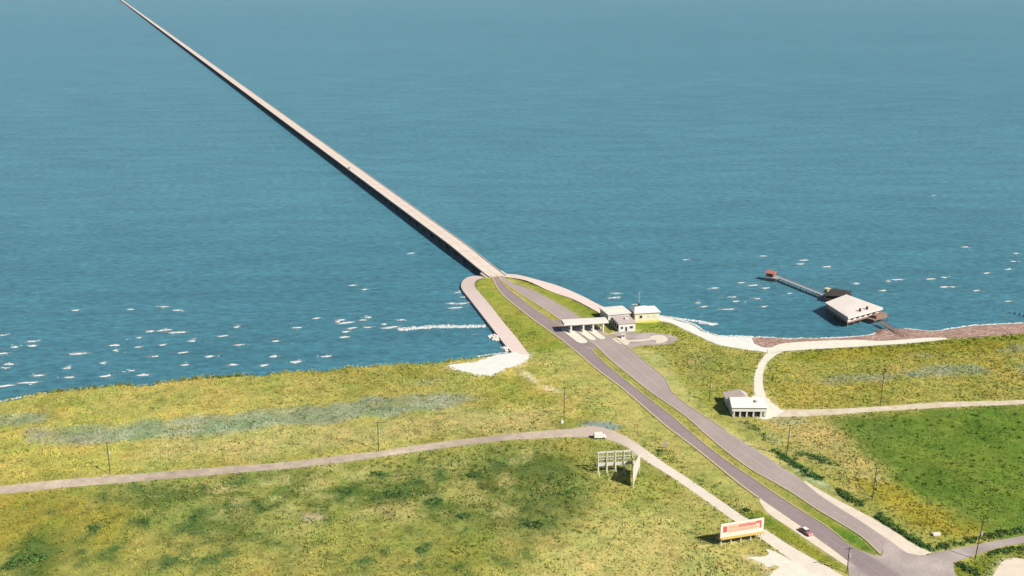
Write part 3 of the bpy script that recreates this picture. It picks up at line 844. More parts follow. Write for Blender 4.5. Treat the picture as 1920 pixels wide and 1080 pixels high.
bs = [8 + 17.0 * k for k in range(int(BL / 17) - 2)]
for s_ in bs[:100]:
    mb = MB(); bent(mb, s_); mb.build('pile_bent', M['bridge_side_shaded'], bridge)
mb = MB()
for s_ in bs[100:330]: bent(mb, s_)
tag(mb.build('pile_bent', M['bridge_side_shaded'], bridge), kind='stuff')

mb = MB(); mb.box(-5.2, 5.6, -BW - 1.6, BW + 1.6, -2.0, 3.055)
mb.build('abutment', M['concrete_pink'], bridge)
# ------------------------------------------------------------------ the air between: thin even haze
hz = MB().box(-14500, 14500, -3500, 22500, -5.0, CAM_H + 6).build('haze', bpy.data.materials.new('haze_air'))
hm = hz.data.materials[0]; hm.use_nodes = True
hn = hm.node_tree; hn.nodes.remove(hn.nodes["Principled BSDF"])
pv = hn.nodes.new("ShaderNodeVolumePrincipled")
pv.inputs["Color"].default_value = (0.70, 0.90, 1.0, 1); pv.inputs["Density"].default_value = HAZE
pv.inputs["Anisotropy"].default_value = 0.0
hn.links.new(pv.outputs[0], hn.nodes["Material Output"].inputs["Volume"])
tag(hz, kind='stuff')
# ------------------------------------------------------------------ toll plaza
def front_frame(a, b, up=0.0):
    A, B = P(*a, up), P(*b, up)
    d = B - A
    return A, math.atan2(d.y, d.x), math.hypot(d.x, d.y)
A, rz, W = front_frame((1058, 609), (1141, 604.5), 4.6)
A.z -= 4.6
canopy = thing('toll_canopy', 'long flat white toll plaza canopy spanning the highway lanes', 'toll canopy', A, rz)
MB().box(0, W, 0, 6.4, 4.65, 5.15).build('roof_slab', M['white_roof'], canopy)
MB().box(-0.1, W + 0.1, -0.1, 6.5, 4.15, 4.648).build('fascia', M['white_wall'], canopy)
fr = [0.16, 0.44, 0.66, 0.89]
for f_ in fr:
    MB().box(f_ * W - 0.32, f_ * W + 0.32, 0.3, 1.1, -0.2, 4.148).build('column', M['white_wall'], canopy)
for f_ in fr:
    MB().box(f_ * W - 0.28, f_ * W + 0.28, 5.3, 5.9, -0.2, 4.148).build('column', M['white_wall'], canopy)
MB().box(0.02 * W, 0.98 * W, -0.16, -0.102, 4.3, 4.55).build('trim_strip', M['paint_pale'], canopy)
rdv = (P(1195, 750) - P(1070, 650)); rdv.z = 0; rdv.normalize()
loc_rot = Matrix.Rotation(-rz, 3, 'Z')
rl = loc_rot @ rdv            # road direction (towards the camera) in the canopy frame
BL_LAB = ['white toll booth on the leftmost island under the canopy', 'white toll booth second from the left under the canopy', 'white toll booth third from the left under the canopy']
def make_booth(loc, label):
    t = thing('toll_booth', label, 'toll booth', loc, rz, 'toll booths under the canopy')
    MB().box(-0.8, 0.8, -1.3, 1.3, 0.0, 1.1).build('body', M['white_wall'], t)
    MB().box(-0.74, 0.74, -1.24, 1.24, 1.102, 2.2).build('window', M['glass_dark'], t)
    for sx in (-1, 1):
        for sy in (-1, 1):
            MB().box(sx * 0.8 - 0.07 * (sx + 1), sx * 0.8 + 0.07 * (1 - sx), sy * 1.3 - 0.07 * (sy + 1), sy * 1.3 + 0.07 * (1 - sy), 1.104, 2.2).build('post', M['white_wall'], t)
    MB().box(-1.0, 1.0, -1.5, 1.5, 2.202, 2.4).build('roof', M['white_roof'], t)
    return t
booth = None
Rz = Matrix.Rotation(rz, 3, 'Z')
for i, (f_, lg, wd) in enumerate(((0.16, 13, 2.6), (0.44, 10, 1.9), (0.66, 9.5, 1.8))):
    c = A + Rz @ Vector((f_ * W, 0.8, 0)); z0 = float(gz(c.x, c.y))
    d2 = rdv; nn = Vector((-d2.y, d2.x, 0))
    isl = MB()
    p0 = c - d2 * 5.5; p1 = c + d2 * lg
    pts = []
    for (p, sgn) in ((p0, 1), (p1, -1)):
        for k in range(5):
            an = -math.pi / 2 + math.pi * k / 4
            pts.append(p - d2 * sgn * math.cos(an) * wd * 0.8 + nn * sgn * -math.sin(an) * wd)
    isl.prism([(p.x, p.y) for p in pts], z0 - 0.1, z0 + 0.22)
    tag(isl.build('toll_island', M['shell']), ['wide white concrete toll island tapering toward the camera, leftmost', 'white concrete toll island in the middle of the three', 'white concrete toll island nearest the grass plot and office'][i], 'traffic island', 'concrete islands between the toll lanes')
    bl = A + Rz @ Vector((f_ * W, 3.2, 0)) ; bl.z = z0 + 0.22
    if booth is None: booth = make_booth(bl, BL_LAB[i])
    else: copy_thing(booth, bl, rz, BL_LAB[i])
patch('plaza_pavement', [(1035, 600), (1062, 604), (1100, 632), (1120, 649), (1116, 655), (1106, 657), (1085, 641), (1050, 614)], M['asphalt_dark'], 0.083)
patch('grass_plot', [(1133, 619), (1140, 616), (1149, 620), (1147, 624), (1136, 624)], mat('plot_grass', alb(160, 160, 66), 0.95, 0.2, 1.0), 0.12)
patch('grass_plot_border', [(1128, 622), (1140, 625), (1152, 622), (1150, 627), (1134, 628)], M['kerb'], 0.10)

# ------------------------------------------------------------------ toll offices
def window(parent, x, z, wd, h, y=-0.02, m='glass_dark', frame='white_wall', sill=True):
    o = MB().box(x, x + wd, y - 0.03, y + 0.05, z, z + h).build('window', M[m], parent)
    fr_ = MB()
    fr_.box(x - 0.12, x, y - 0.06, y + 0.05, z - 0.12, z + h + 0.12); fr_.box(x + wd, x + wd + 0.12, y - 0.06, y + 0.05, z - 0.12, z + h + 0.12)
    fr_.box(x, x + wd, y - 0.06, y + 0.05, z - 0.12, z); fr_.box(x, x + wd, y - 0.06, y + 0.05, z + h, z + h + 0.12)
    fr_.build('window_frame', M[frame], o)
    return o
A1, rz1, W1 = front_frame((1160, 622.5), (1191, 620.5))
dep = 10.5
office = thing('toll_office', 'low white flat roofed toll office with dark shaded side beside the canopy', 'building', A1, rz1)
hv = 4.0
pyaw = math.atan2(rdv.y, rdv.x)   # footprint sheared to follow the road is not real: keep a rectangle
MB().box(0, W1, 0, dep, -0.3, hv).build('wall', M['white_wall'], office)
MB().box(-0.5, W1 + 0.3, -0.4, dep + 0.4, hv + 0.003, hv + 0.4).build('roof', M['grey_roof'], office)
rf = MB()
rf.box(W1 * 0.55, W1 * 0.75, dep * 0.45, dep * 0.6, hv + 0.402, hv + 1.1)
rf.build('roof_unit', M['paint_pale'], office)
window(office, 1.0, 1.4, 1.1, 1.2); window(office, 3.2, 0.2, 1.0, 2.1, sill=False); window(office, 5.4, 1.4, 1.6, 1.2)
side = MB()
side.box(-0.05, 0.04, 1.0, 3.4, 1.0, 2.8); side.box(-0.05, 0.04, 4.3, 6.8, 1.0, 2.8); side.box(-0.05, 0.04, 7.6, 9.6, 1.0, 2.8)
side.build('side_windows', M['glass_dark'], office)

A2, rz2, W2 = front_frame((1140, 606), (1183, 603))
depot = thing('service_building', 'long white flat roofed building behind the toll office', 'building', A2, rz2 + R(3))
MB().box(0, W2, 0, 11, -0.3, 4.1).build('wall', M['white_wall'], depot)
MB().box(-0.4, W2 + 0.2, -0.5, 11.4, 4.103, 4.55).build('roof', M['white_roof'], depot)
MB().box(0.5, W2 - 2.5, 3.6, 3.9, 4.553, 5.0).build('roof_parapet', M['cream_wall'], depot)
for k in range(4): window(depot, 1.2 + k * 2.6, 1.4, 1.3, 1.2)

A3, rz3, W3 = front_frame((1190, 606), (1236, 603.5))
ch = thing('gatehouse', 'cream walled house with white roof and yellow base nearest the lake behind the offices', 'house', A3, rz3)
MB().box(0, W3, 0, 9.5, 1.1, 5.2).build('wall', M['cream_wall'], ch)
MB().box(-0.06, W3 + 0.06, -0.06, 9.56, -0.3, 1.098).build('base', M['yellow_wall'], ch)
rfm = MB()
hgt = 1.7
rfm.add([(-0.5, -0.5, 5.203), (W3 + 0.5, -0.5, 5.203), (W3 + 0.5, 10, 5.203), (-0.5, 10, 5.203), (1.2, 4.75, 5.2 + hgt), (W3 - 3.2, 4.75, 5.2 + hgt)],
        [(3, 2, 1, 0), (0, 1, 5, 4), (1, 2, 5), (2, 3, 4, 5), (3, 0, 4)])
rfm.build('roof', M['white_roof'], ch)
MB().box(-0.55, W3 + 0.55, -0.56, -0.503, 4.95, 5.25).build('eave', M['white_wall'], ch)
window(ch, 2.4, 2.4, 1.3, 1.4, frame='cream_wall'); window(ch, 6.6, 2.5, 1.1, 1.2, m='paint_pale'); window(ch, 9.4, 2.5, 1.1, 1.2, m='paint_pale')
an = P(1201, 602) + Vector((0, 4.5, 0))
ant = thing('radio_mast', 'slim grey radio mast with crossbars rising behind the cream house', 'antenna', (an.x, an.y + 4, 1.2))
mbm = MB(); mbm.tube((0, 0, 0), (0, 0, 12.5), 0.16, 0.09, 8); mbm.build('mast', M['metal_grey'], ant)
mbm = MB()
for zz, l in ((9.6, 1.3), (11.0, 1.0), (12.2, 0.7)): mbm.beam((-l, 0, zz), (l, 0, zz), 0.08, 0.08)
mbm.build('crossbar', M['metal_grey'], ant)
MB().box(-0.5, 0.5, -0.5, 0.5, 5.6, 6.5).build('junction_box', M['wood_dark'], ant)
# small objects in the forecourt
tb = P(1168, 634)
fp = thing('fuel_pump_kiosk', 'small grey kiosk box on the white forecourt island before the office', 'kiosk', tb, rz1)
MB().box(-0.9, 0.9, -0.7, 0.7, 0.1, 1.9).build('body', M['paint_pale'], fp)
MB().box(-1.1, 1.1, -0.9, 0.9, 1.902, 2.05).build('roof', M['paint_pale'], fp)
MB().box(-0.5, 0.5, -0.74, -0.68, 0.9, 1.6).build('window', M['glass_dark'], fp)

# ------------------------------------------------------------------ white house on the shell yard
A4, rz4, W4 = front_frame((1373, 782.5), (1436, 783))
hs = thing('white_house', 'white roofed house with dark front openings at the bend of the shell track', 'house', A4, rz4)
D4 = 9.0; H4 = 3.9
wl = MB()
wl.box(0, W4, 0.9, D4, -0.2, H4)
wl.build('wall', M['white_wall'], hs)
sk = MB()
for x0 in (0.05, 0.23, 0.43, 0.63, 0.85, 0.985):
    MB().box(x0 * W4 - 0.22, x0 * W4 + 0.22, 0.0, 0.45, -0.2, 2.5).build('porch_post', M['white_wall'], hs)
MB().box(-0.2, W4 + 0.2, -0.12, 0.55, 2.503, H4 + 0.3).build('porch_beam', M['white_wall'], hs)
dk = MB()
for x0, x1 in ((0.07, 0.21), (0.25, 0.41), (0.45, 0.61), (0.65, 0.83)):
    MB().box(x0 * W4, x1 * W4, 0.84, 0.94, 0.05, 2.4).build('opening_shade', M['wood_dark'], hs)  # dark panel on the wall, paints in the shade of the open front
r4 = MB()
r4.add([(-0.5, -0.6, H4 + 0.302), (W4 + 0.5, -0.6, H4 + 0.302), (W4 + 0.5, D4 + 0.5, H4 + 0.302), (-0.5, D4 + 0.5, H4 + 0.302), (-0.5, 5.2, 6.2), (W4 - 2.0, 5.2, 6.2)],
       [(3, 2, 1, 0), (0, 1, 5, 4), (1, 2, 5), (2, 3, 4, 5), (3, 0, 4)])
ro = r4.build('roof', M['white_roof'], hs)
MB().box(W4 * 0.68, W4 * 0.74, 2.2, 3.2, 4.6, 6.1).build('chimney', M['grey_roof'], ro)
wg = MB(); wg.box(-0.4, W4 * 0.62, D4 + 0.003, D4 + 8, -0.2, 3.3)
wg.build('rear_wing', M['white_wall'], hs)
r5 = MB()
r5.add([(-0.9, D4 + 0.51, 3.303), (W4 * 0.62 + 0.5, D4 + 0.51, 3.303), (W4 * 0.62 + 0.5, D4 + 8.5, 3.303), (-0.9, D4 + 8.5, 3.303), (W4 * 0.5, D4 + 0.51, 5.2), (W4 * 0.42, D4 + 7.2, 5.2)],
       [(3, 2, 1, 0), (0, 1, 4), (1, 2, 5, 4), (2, 3, 5), (3, 0, 4, 5)])
r5.build('rear_roof', M['grey_roof'], hs)

# ------------------------------------------------------------------ pier house
def PW(u, v, z): return PZ(u, v, z)
zr = 5.6
Lc, Tc, Rc, Bc = PW(1547, 567.5, zr), PW(1587, 552.5, zr), PW(1655, 577, zr), PW(1590, 595, zr)
quad = [Vector((q.x - Bc.x, q.y - Bc.y, 0)) for q in (Bc, Rc, Tc, Lc)]
cen = sum(quad, Vector()) / 4
def inset(d): return [q + (cen - q).normalized() * d for q in quad]
def mixq(u, v): return (quad[0] * (1 - u) + quad[1] * u) * (1 - v) + (quad[3] * (1 - u) + quad[2] * u) * v
ph = thing('pier_house', 'big pale roofed pavilion on piles over the water off the right shore', 'building', (Bc.x, Bc.y, 0))
ex = (quad[1]).normalized(); ey = (quad[3]).normalized()
prz = math.atan2(ex.y, ex.x)
MB().prism(inset(0.5), 2.2, 2.7).build('floor_deck', M['wood_brown'], ph)
MB().prism(inset(1.5), 2.703, 5.4).build('wall', M['pier_roof'], ph)
rr = MB(); zc = 5.75
rr.add([(q.x, q.y, zc) for q in quad] + [(mixq(.3, .5).x, mixq(.3, .5).y, zc + 0.35), (mixq(.72, .5).x, mixq(.72, .5).y, zc + 0.35)],
       [(3, 2, 1, 0), (0, 1, 5, 4), (1, 2, 5), (2, 3, 4, 5), (3, 0, 4)])
rr.build('roof', M['pier_roof'], ph)
MB().beam(quad[0] + Vector((0, 0, 5.2)) - ey * .12, quad[1] + Vector((0, 0, 5.2)) - ey * .12, 0.12, 1.15).build('front_fascia', M['pier_roof'], ph)
MB().beam(quad[0] + Vector((0, 0, 5.5)) - ex * .1, quad[3] + Vector((0, 0, 5.5)) - ex * .1, 0.12, 0.5).build('side_fascia', M['paint_pale'], ph)
i5 = inset(0.9)
MB().beam(i5[0] + Vector((0, 0, 3.5)), i5[3] + Vector((0, 0, 3.5)), 0.1, 0.45).build('railing', M['paint_pale'], ph)
for k in range(5):
    q = mixq(0.12 + 0.16 * k, 0.034)
    MB().beam(q + Vector((0, 0, 4.0)), q + ex * 1.8 + Vector((0, 0, 4.0)), 0.12, 1.5).build('window', M['glass_dark'], ph)
for i in range(6):
    for j in range(4):
        q = mixq(0.04 + 0.92 * i / 5, 0.05 + 0.9 * j / 3)
        MB().tube((q.x, q.y, -2), (q.x, q.y, 2.198), 0.28, 0.24, 8).build('pile', M['wood_brown'], ph)
for uu in (0.42, 0.63):
    q = mixq(uu, 0.10)
    MB().box(q.x - .45, q.x + .45, q.y - .45, q.y + .45, 5.9, 7.3).build('roof_vent', M['wood_dark'], ph)
q0_ = mixq(0.56, -0.01); q1_ = mixq(0.97, -0.01); dn = Vector((ex.y, -ex.x, 0)) * 4.2
MB().prism([q0_, q0_ + dn, q1_ + dn, q1_], 2.1, 2.5).build('porch_deck', M['wood_brown'], ph)
q2_ = q0_ * .8 + q1_ * .2
MB().prism([q2_ + dn * .12, q2_ + dn * .85, q1_ - ex * .5 + dn * .85, q1_ - ex * .5 + dn * .12], 2.503, 4.0).build('porch_room', M['wood_brown'], ph)
for q in (q0_ + dn * .95 + ex * .3, q1_ + dn * .95 - ex * .3):
    MB().tube((q.x, q.y, -2), (q.x, q.y, 2.098), 0.24, 0.22, 8).build('pile', M['wood_brown'], ph)

def walkway(name, label, a, b, wd, z0, z1, m='wood_grey', step=5.0, rails=True):
    d = b - a; d.z = 0; l = d.length
    t = thing(name, label, 'walkway', (a.x, a.y, 0), math.atan2(d.y, d.x))
    MB().add([(0, -wd / 2, z0), (l, -wd / 2, z1), (l, wd / 2, z1), (0, wd / 2, z0), (0, -wd / 2, z0 + .25), (l, -wd / 2, z1 + .25), (l, wd / 2, z1 + .25), (0, wd / 2, z0 + .25)],
             [(3, 2, 1, 0), (4, 5, 6, 7), (0, 1, 5, 4), (1, 2, 6, 5), (2, 3, 7, 6), (3, 0, 4, 7)]).build('planking', M[m], t)
    k = 1.0
    while k < l - 0.5:
        zz = z0 + (z1 - z0) * k / l
        for sy in (-1, 1):
            MB().tube((k, sy * (wd / 2 - 0.15), -2), (k, sy * (wd / 2 - 0.15), zz - 0.002), 0.17, 0.15, 6).build('pile', M['wood_brown'], t)
        k += step
    if rails:
        for sy in (-1, 1):
            mb = MB(); yy = sy * (wd / 2 - 0.05)
            mb.beam((0, yy, z0 + 1.25), (l, yy, z1 + 1.25), 0.09, 0.12)
            k = 0.1
            while k < l:
                zz = z0 + (z1 - z0) * k / l + 0.252
                mb.beam((k, yy, zz), (k, yy, zz + 0.94), 0.09, 0.09); k += 2.5
            mb.build('railing', M[m], t)
    return t
walkway('pier_walkway', 'long narrow grey plank walkway leading out to the small red hut', PW(1553, 556, 2.2), PW(1452, 516, 2.2), 2.6, 1.9, 1.9)
walkway('shore_ramp', 'narrow brown plank ramp from the shore up to the pavilion porch', PW(1697, 632, 1.5), PW(1652, 603, 2.4), 1.8, 1.1, 2.2, 'wood_brown')
# red hut at the outer end
hp = PW(1446, 519, 2.1)
hut = thing('red_hut', 'small reddish roofed hut on a platform at the outer end of the pier', 'hut', (hp.x, hp.y, 0), R(-35))
MB().box(-3.0, 4.2, -2.6, 2.8, 1.9, 2.25).build('platform', M['wood_grey'], hut)
MB().box(-2.4, 1.8, -1.6, 2.2, 2.253, 4.4).build('wall', M['wood_brown'], hut)
mb = MB(); mb.add([(-2.9, -2.1, 4.403), (2.3, -2.1, 4.403), (2.3, 2.7, 4.403), (-2.9, 2.7, 4.403), (-2.9, 0.3, 5.7), (2.3, 0.3, 5.7)],
                  [(3, 2, 1, 0), (0, 1, 5, 4), (1, 2, 5), (2, 3, 4, 5), (3, 0, 4)])
mb.build('roof', M['red_roof'], hut)
MB().box(-0.4, 0.7, -1.66, -1.58, 2.3, 4.1).build('door', M['wood_dark'], hut)
for xx, yy in ((-2.6, -2.2), (3.8, -2.2), (-2.6, 2.4), (3.8, 2.4), (0.6, -2.2), (0.6, 2.4)):
    MB().tube((xx, yy, -2), (xx, yy, 1.898), 0.18, 0.16, 6).build('pile', M['wood_brown'], hut)
# dark boat shed between the walkway and the pavilion
b0 = PW(1547, 559, 2.0); b1 = PW(1590, 549.5, 2.0)
dd = b1 - b0
bsd = thing('boat_shed', 'dark weathered boat shed between the pavilion and the long walkway', 'shed', (b0.x, b0.y, 0), prz)
bl_ = Matrix.Rotation(-prz, 3, 'Z') @ (b1 - b0)
f0 = PW(1546, 560, 2.0); f1 = PW(1564, 546, 2.0); f2 = PW(1598, 552, 2.0); f3 = PW(1578, 562, 2.0)
fq = [q - Vector((b0.x, b0.y, 2.0)) for q in (f0, f3, f2, f1)]
bsd.rotation_euler = (0, 0, 0)
fc = sum(fq, Vector()) / 4
MB().prism(fq, 1.6, 2.0).build('floor_deck', M['wood_dark'], bsd)
MB().prism([q + (fc - q) * .12 for q in fq], 2.003, 3.7).build('wall', M['wood_dark'], bsd)
mb = MB(); g0 = (fq[0] + fq[3]) / 2; g1 = (fq[1] + fq[2]) / 2
mb.add([(q.x, q.y, 3.703) for q in fq] + [(g0.x, g0.y, 4.9), (g1.x, g1.y, 4.9)], [(3, 2, 1, 0), (0, 1, 5, 4), (1, 2, 5), (2, 3, 4, 5), (3, 0, 4)])
mb.build('roof', M['wood_dark'], bsd)
for q in fq + [(fq[0] + fq[1]) / 2, (fq[3] + fq[2]) / 2]:
    q = q + (fc - q) * .08
    MB().tube((q.x, q.y, -2), (q.x, q.y, 1.598), 0.2, 0.18, 6).build('pile', M['wood_dark'], bsd)
yt = PW(1551, 541, 4.0)
yb = thing('yellow_shelter', 'tiny pale yellow shelter at the outer corner of the dark boat shed', 'shelter', (yt.x, yt.y, 0), prz)
MB().box(-1.4, 1.4, -1.2, 1.2, 1.8, 2.1).build('platform', M['wood_dark'], yb)
MB().box(-1.5, 1.5, -1.3, 1.3, 3.9, 4.15).build('roof', M['yellow_tarp'], yb)
for sx in (-1, 1):
    for sy in (-1, 1): MB().tube((sx * 1.2, sy * 1.0, -2), (sx * 1.2, sy * 1.0, 3.898), 0.12, 0.12, 6).build('post', M['wood_brown'], yb)
MB().box(-1.0, 1.0, -0.8, 0.8, 2.103, 3.2).build('bench_box', M['yellow_tarp'], yb)

# ------------------------------------------------------------------ billboards
A5 = P(1349, 1024.5); B5 = P(1429.5, 1011.5)
d = B5 - A5; W5 = math.hypot(d.x, d.y)
bb = thing('billboard', 'white roadside billboard with red end panels and pale lettering on five posts', 'billboard', A5, math.atan2(d.y, d.x))
z0b, z1b = 2.9, 7.4
MB().box(0, W5, -0.12, 0.12, z0b, z1b).build('panel', M['paint_white'], bb)
MB().box(0, W5, -0.95, -0.15, z0b - 0.35, z0b - 0.12).build('catwalk', M['tan_board'], bb)
MB().box(-0.2, W5 + 0.2, -0.16, 0.14, z0b - 0.55, z0b - 0.003).build('apron_board', M['tan_board'], bb)
art = MB(); yq = -0.135
def rect(mb, u0, u1, v0, v1): mb.box(W5 * u0, W5 * u1, yq - 0.01, -0.121, z0b + (z1b - z0b) * v0, z0b + (z1b - z0b) * v1)
rect(art, 0.055, 0.15, 0.36, 0.80); art.build('red_panel', M['paint_red'], bb)
art = MB(); rect(art, 0.905, 0.945, 0.30, 0.86); rect(art, 0.83, 0.905, 0.68, 0.86); art.build('red_panel', M['paint_red'], bb)
art = MB(); rect(art, 0.175, 0.83, 0.30, 0.86); art.build('colour_band', M['paint_cream'], bb)
# illegible lettering: rows of short strokes as the photograph shows them
tx = MB(); u = 0.42
yq = -0.15
while u < 0.82:
    wv = random.uniform(0.014, 0.03)
    rect(tx, u, u + wv, 0.60, 0.60 + random.uniform(0.16, 0.25)); u += wv + 0.009
tx.build('lettering', M['paint_red'], bb)
tx = MB(); u = 0.20
while u < 0.88:
    wv = random.uniform(0.012, 0.03)
    rect(tx, u, u + wv, 0.36, 0.36 + random.uniform(0.08, 0.14)); u += wv + 0.012
tx.build('lettering', M['paint_peach'], bb)
tx = MB(); u = 0.19
while u < 0.40:
    wv = random.uniform(0.015, 0.03)
    rect(tx, u, u + wv, 0.58, 0.58 + random.uniform(0.10, 0.2)); u += wv + 0.01
tx.build('lettering', M['paint_peach'], bb)
for k in range(5):
    xx = W5 * (0.04 + 0.23 * k)
    MB().box(xx - 0.16, xx + 0.16, 0.16, 0.46, -0.3, z1b - 0.3).build('post', M['paint_pale'], bb)
    MB().beam((xx, 3.4, -0.2), (xx, 0.5, z1b * 0.75), 0.16, 0.16).build('brace', M['paint_pale'], bb)

A6 = P(1119, 888); B6 = P(1190, 883.5)
d = B6 - A6; W6 = math.hypot(d.x, d.y)
lb = thing('lattice_billboard', 'open white lattice billboard frame seen from behind in the meadow with a wedge panel', 'billboard', A6, math.atan2(d.y, d.x))
zt, zm, zm0 = 8.0, 3.9, 2.6
for k in range(5):
    xx = W6 * (0.03 + 0.225 * k)
    MB().box(xx - 0.12, xx + 0.12, -0.12, 0.12, -0.3, zt).build('post', M['paint_white'], lb)
    MB().beam((xx, -2.6, -0.2), (xx, -0.2, zm), 0.15, 0.15).build('brace', M['paint_pale'], lb)
for (za, zb_) in ((zm0, zm - 0.1), (zt - 0.6, zt), (5.9, 6.1)):
    MB().box(-0.2, W6 + 0.2, 0.172, 0.34, za, zb_).build('rail', M['paint_pale'], lb)
mb = MB()
for k in range(15): mb.box(W6 * (0.02 + 0.068 * k), W6 * (0.02 + 0.068 * k) + 0.09, 0.345, 0.43, zm0, zt)
mb.build('lattice', M['paint_pale'], lb)
MB().box(0, W6, 0.345, 0.43, 4.9, 5.1).build('rail', M['paint_pale'], lb)
q0 = P(1186, 914); q1 = P(1198, 889)
loc = Matrix.Rotation(-lb.rotation_euler[2], 3, 'Z')
a = loc @ (q0 - A6); b = loc @ (q1 - A6)
mb = MB()
mb.add([(a.x, a.y, 0.8), (b.x, b.y, 3.4), (b.x, b.y, zt - 0.2), (a.x, a.y, zt - 0.2), (a.x + .3, a.y + .1, 0.8), (b.x + .3, b.y + .1, 3.4), (b.x + .3, b.y + .1, zt - 0.2), (a.x + .3, a.y + .1, zt - 0.2)],
       [(0, 1, 2, 3), (7, 6, 5, 4), (0, 4, 5, 1), (1, 5, 6, 2), (2, 6, 7, 3), (3, 7, 4, 0)])
mb.build('wedge_panel', M['paint_pale'], lb)
for q in (a, b): MB().tube((q.x + 0.15, q.y, -0.3), (q.x + 0.15, q.y, 3.5), 0.15, 0.15, 6).build('post', M['paint_white'], lb)

# small road sign
sp = P(1247, 842)
sg = thing('road_sign', 'small plain grey square sign on two posts between the frontage road and highway', 'sign', sp, R(-20))
MB().box(-0.95, 0.95, -0.05, 0.05, 1.1, 2.7).build('panel', M['paint_pale'], sg)
for xx in (-0.7, 0.7): MB().box(xx - 0.06, xx + 0.06, 0.052, 0.16, -0.2, 2.6).build('post', M['metal_grey'], sg)

# ------------------------------------------------------------------ utility poles
def make_pole(loc, h, label, arm=True, rz_=0.3, tilt=0.0):
    t = thing('utility_pole', label, 'utility pole', loc, rz_, 'wooden utility poles')
    t.rotation_euler = (0, tilt, rz_)
    MB().tube((0, 0, -0.3), (0, 0, h), 0.16, 0.11, 8).build('pole', M['pole_wood'], t)
    if arm:
        ca = MB().beam((-1.3, 0.2, h - 0.6), (1.3, 0.2, h - 0.6), 0.15, 0.15).build('crossarm', M['pole_wood'], t)
        for xx in (-1.15, 0.0, 1.15): MB().tube((xx, 0.2, h - 0.52), (xx, 0.2, h - 0.28), 0.06, 0.05, 6).build('insulator', M['metal_grey'], ca)
        MB().tube((0.38, 0, h * 0.62), (0.38, 0, h * 0.62 + 1.0), 0.27, 0.27, 8).build('transformer', M['metal_grey'], t)
    return t
PO = [((1057.5, 783), 725, 'brown utility pole at the verge just above the bend of the gravel road', 0.0),
      ((1650, 761), 690, 'brown utility pole above the gravel lane in the yellow meadow at right', 0.02),
      ((1330, 752), 713, 'slim brown utility pole in the grass between the highway and the white house', 0.0),
      ((1474, 857), 796, 'brown utility pole in the tan grass beside the dark ditch shrubs', 0.05),
      ((1635, 938), 876, 'brown utility pole on the edge between tan grass and green field', 0.04),
      ((1828, 1049), 976, 'tall brown utility pole beside the side road at lower right', 0.08),
      ((1588, 1074), 1026, 'grey utility pole at the tip of the grass strip by the junction', 0.0),
      ((207, 890), 828, 'slim brown utility pole by the gravel road at far left', 0.0),
      ((710, 845), 790, 'slim brown utility pole by the gravel road left of the lattice billboard', 0.0)]
for (bpx, top, lab, tl) in PO:
    b = P(*bpx)
    # height from where the top shows: intersect at the same distance
    dv = ray(bpx[0], top); t_ = b.y / dv.y
    make_pole(b, CAM_H + dv.z * t_ - b.z, lab, True, 0.25, tl)

# ------------------------------------------------------------------ vehicles
def make_car(name, label, cat, loc, rz_, body, top, scale=1.0, group=None):
    t = thing(name, label, cat, loc, rz_, group)
    L2, Wd = 2.6 * scale, 0.95 * scale
    prof = [(-L2, 0.35), (-L2, 0.85), (-L2 * 0.95, 0.95), (-1.1 * scale, 1.0), (1.15 * scale, 1.02), (L2 * 0.93, 0.95), (L2, 0.75), (L2, 0.35)]
    MB().profile(prof, -Wd, Wd).build('body', M[body], t, bevel=0.08)
    cab = MB()
    x0, x1, x2, x3 = -1.75 * scale, -1.25 * scale, 0.55 * scale, 1.05 * scale
    wb_, wt = Wd * 0.93, Wd * 0.76
    cab.add([(x0, -wb_, 0.99), (x3, -wb_, 0.99), (x3, wb_, 0.99), (x0, wb_, 0.99), (x1, -wt, 1.46), (x2, -wt, 1.46), (x2, wt, 1.46), (x1, wt, 1.46)],
            [(3, 2, 1, 0), (4, 5, 6, 7), (0, 1, 5, 4), (1, 2, 6, 5), (2, 3, 7, 6), (3, 0, 4, 7)])
    cab.build('windows', M['glass_dark'], t)
    MB().box(x1 - 0.06, x2 + 0.06, -wt - 0.04, wt + 0.04, 1.462, 1.54).build('roof', M[top], t, bevel=0.03)
    for sx in (-1, 1):
        for sy in (-1, 1):
            wh = MB().tube((sx * 1.55 * scale, sy * (Wd - 0.18), 0.33), (sx * 1.55 * scale, sy * (Wd + 0.03), 0.33), 0.34, 0.34, 14).build('wheel', M['rubber'], t)
            MB().tube((sx * 1.55 * scale, sy * (Wd + 0.031), 0.33), (sx * 1.55 * scale, sy * (Wd + 0.05), 0.33), 0.18, 0.18, 10).build('hubcap', M['chrome'], wh)
    for sy in (-1, 1):
        MB().tube((L2 - 0.02, sy * Wd * 0.7, 0.74), (L2 + 0.05, sy * Wd * 0.7, 0.74), 0.13, 0.12, 10).build('headlight', M['lamp_glass'], t)
        MB().box(-L2 - 0.05, -L2 + 0.02, sy * Wd * 0.72 - 0.1, sy * Wd * 0.72 + 0.1, 0.62, 0.84).build('tail_light', M['paint_red'], t)
    for sx in (-1, 1): MB().box(sx * (L2 + 0.06) - 0.06, sx * (L2 + 0.06) + 0.06, -Wd * 0.96, Wd * 0.96, 0.38, 0.55).build('bumper', M['chrome'], t)
    return t
cd = P(1551, 1024) - P(1470, 966)
cp = P(1511, 1000)
cp.z += 0.08
make_car('parked_car', 'red and white car on the pale shoulder of the highway', 'car', cp, math.atan2(cd.y, cd.x), 'car_red', 'car_white', 0.9)
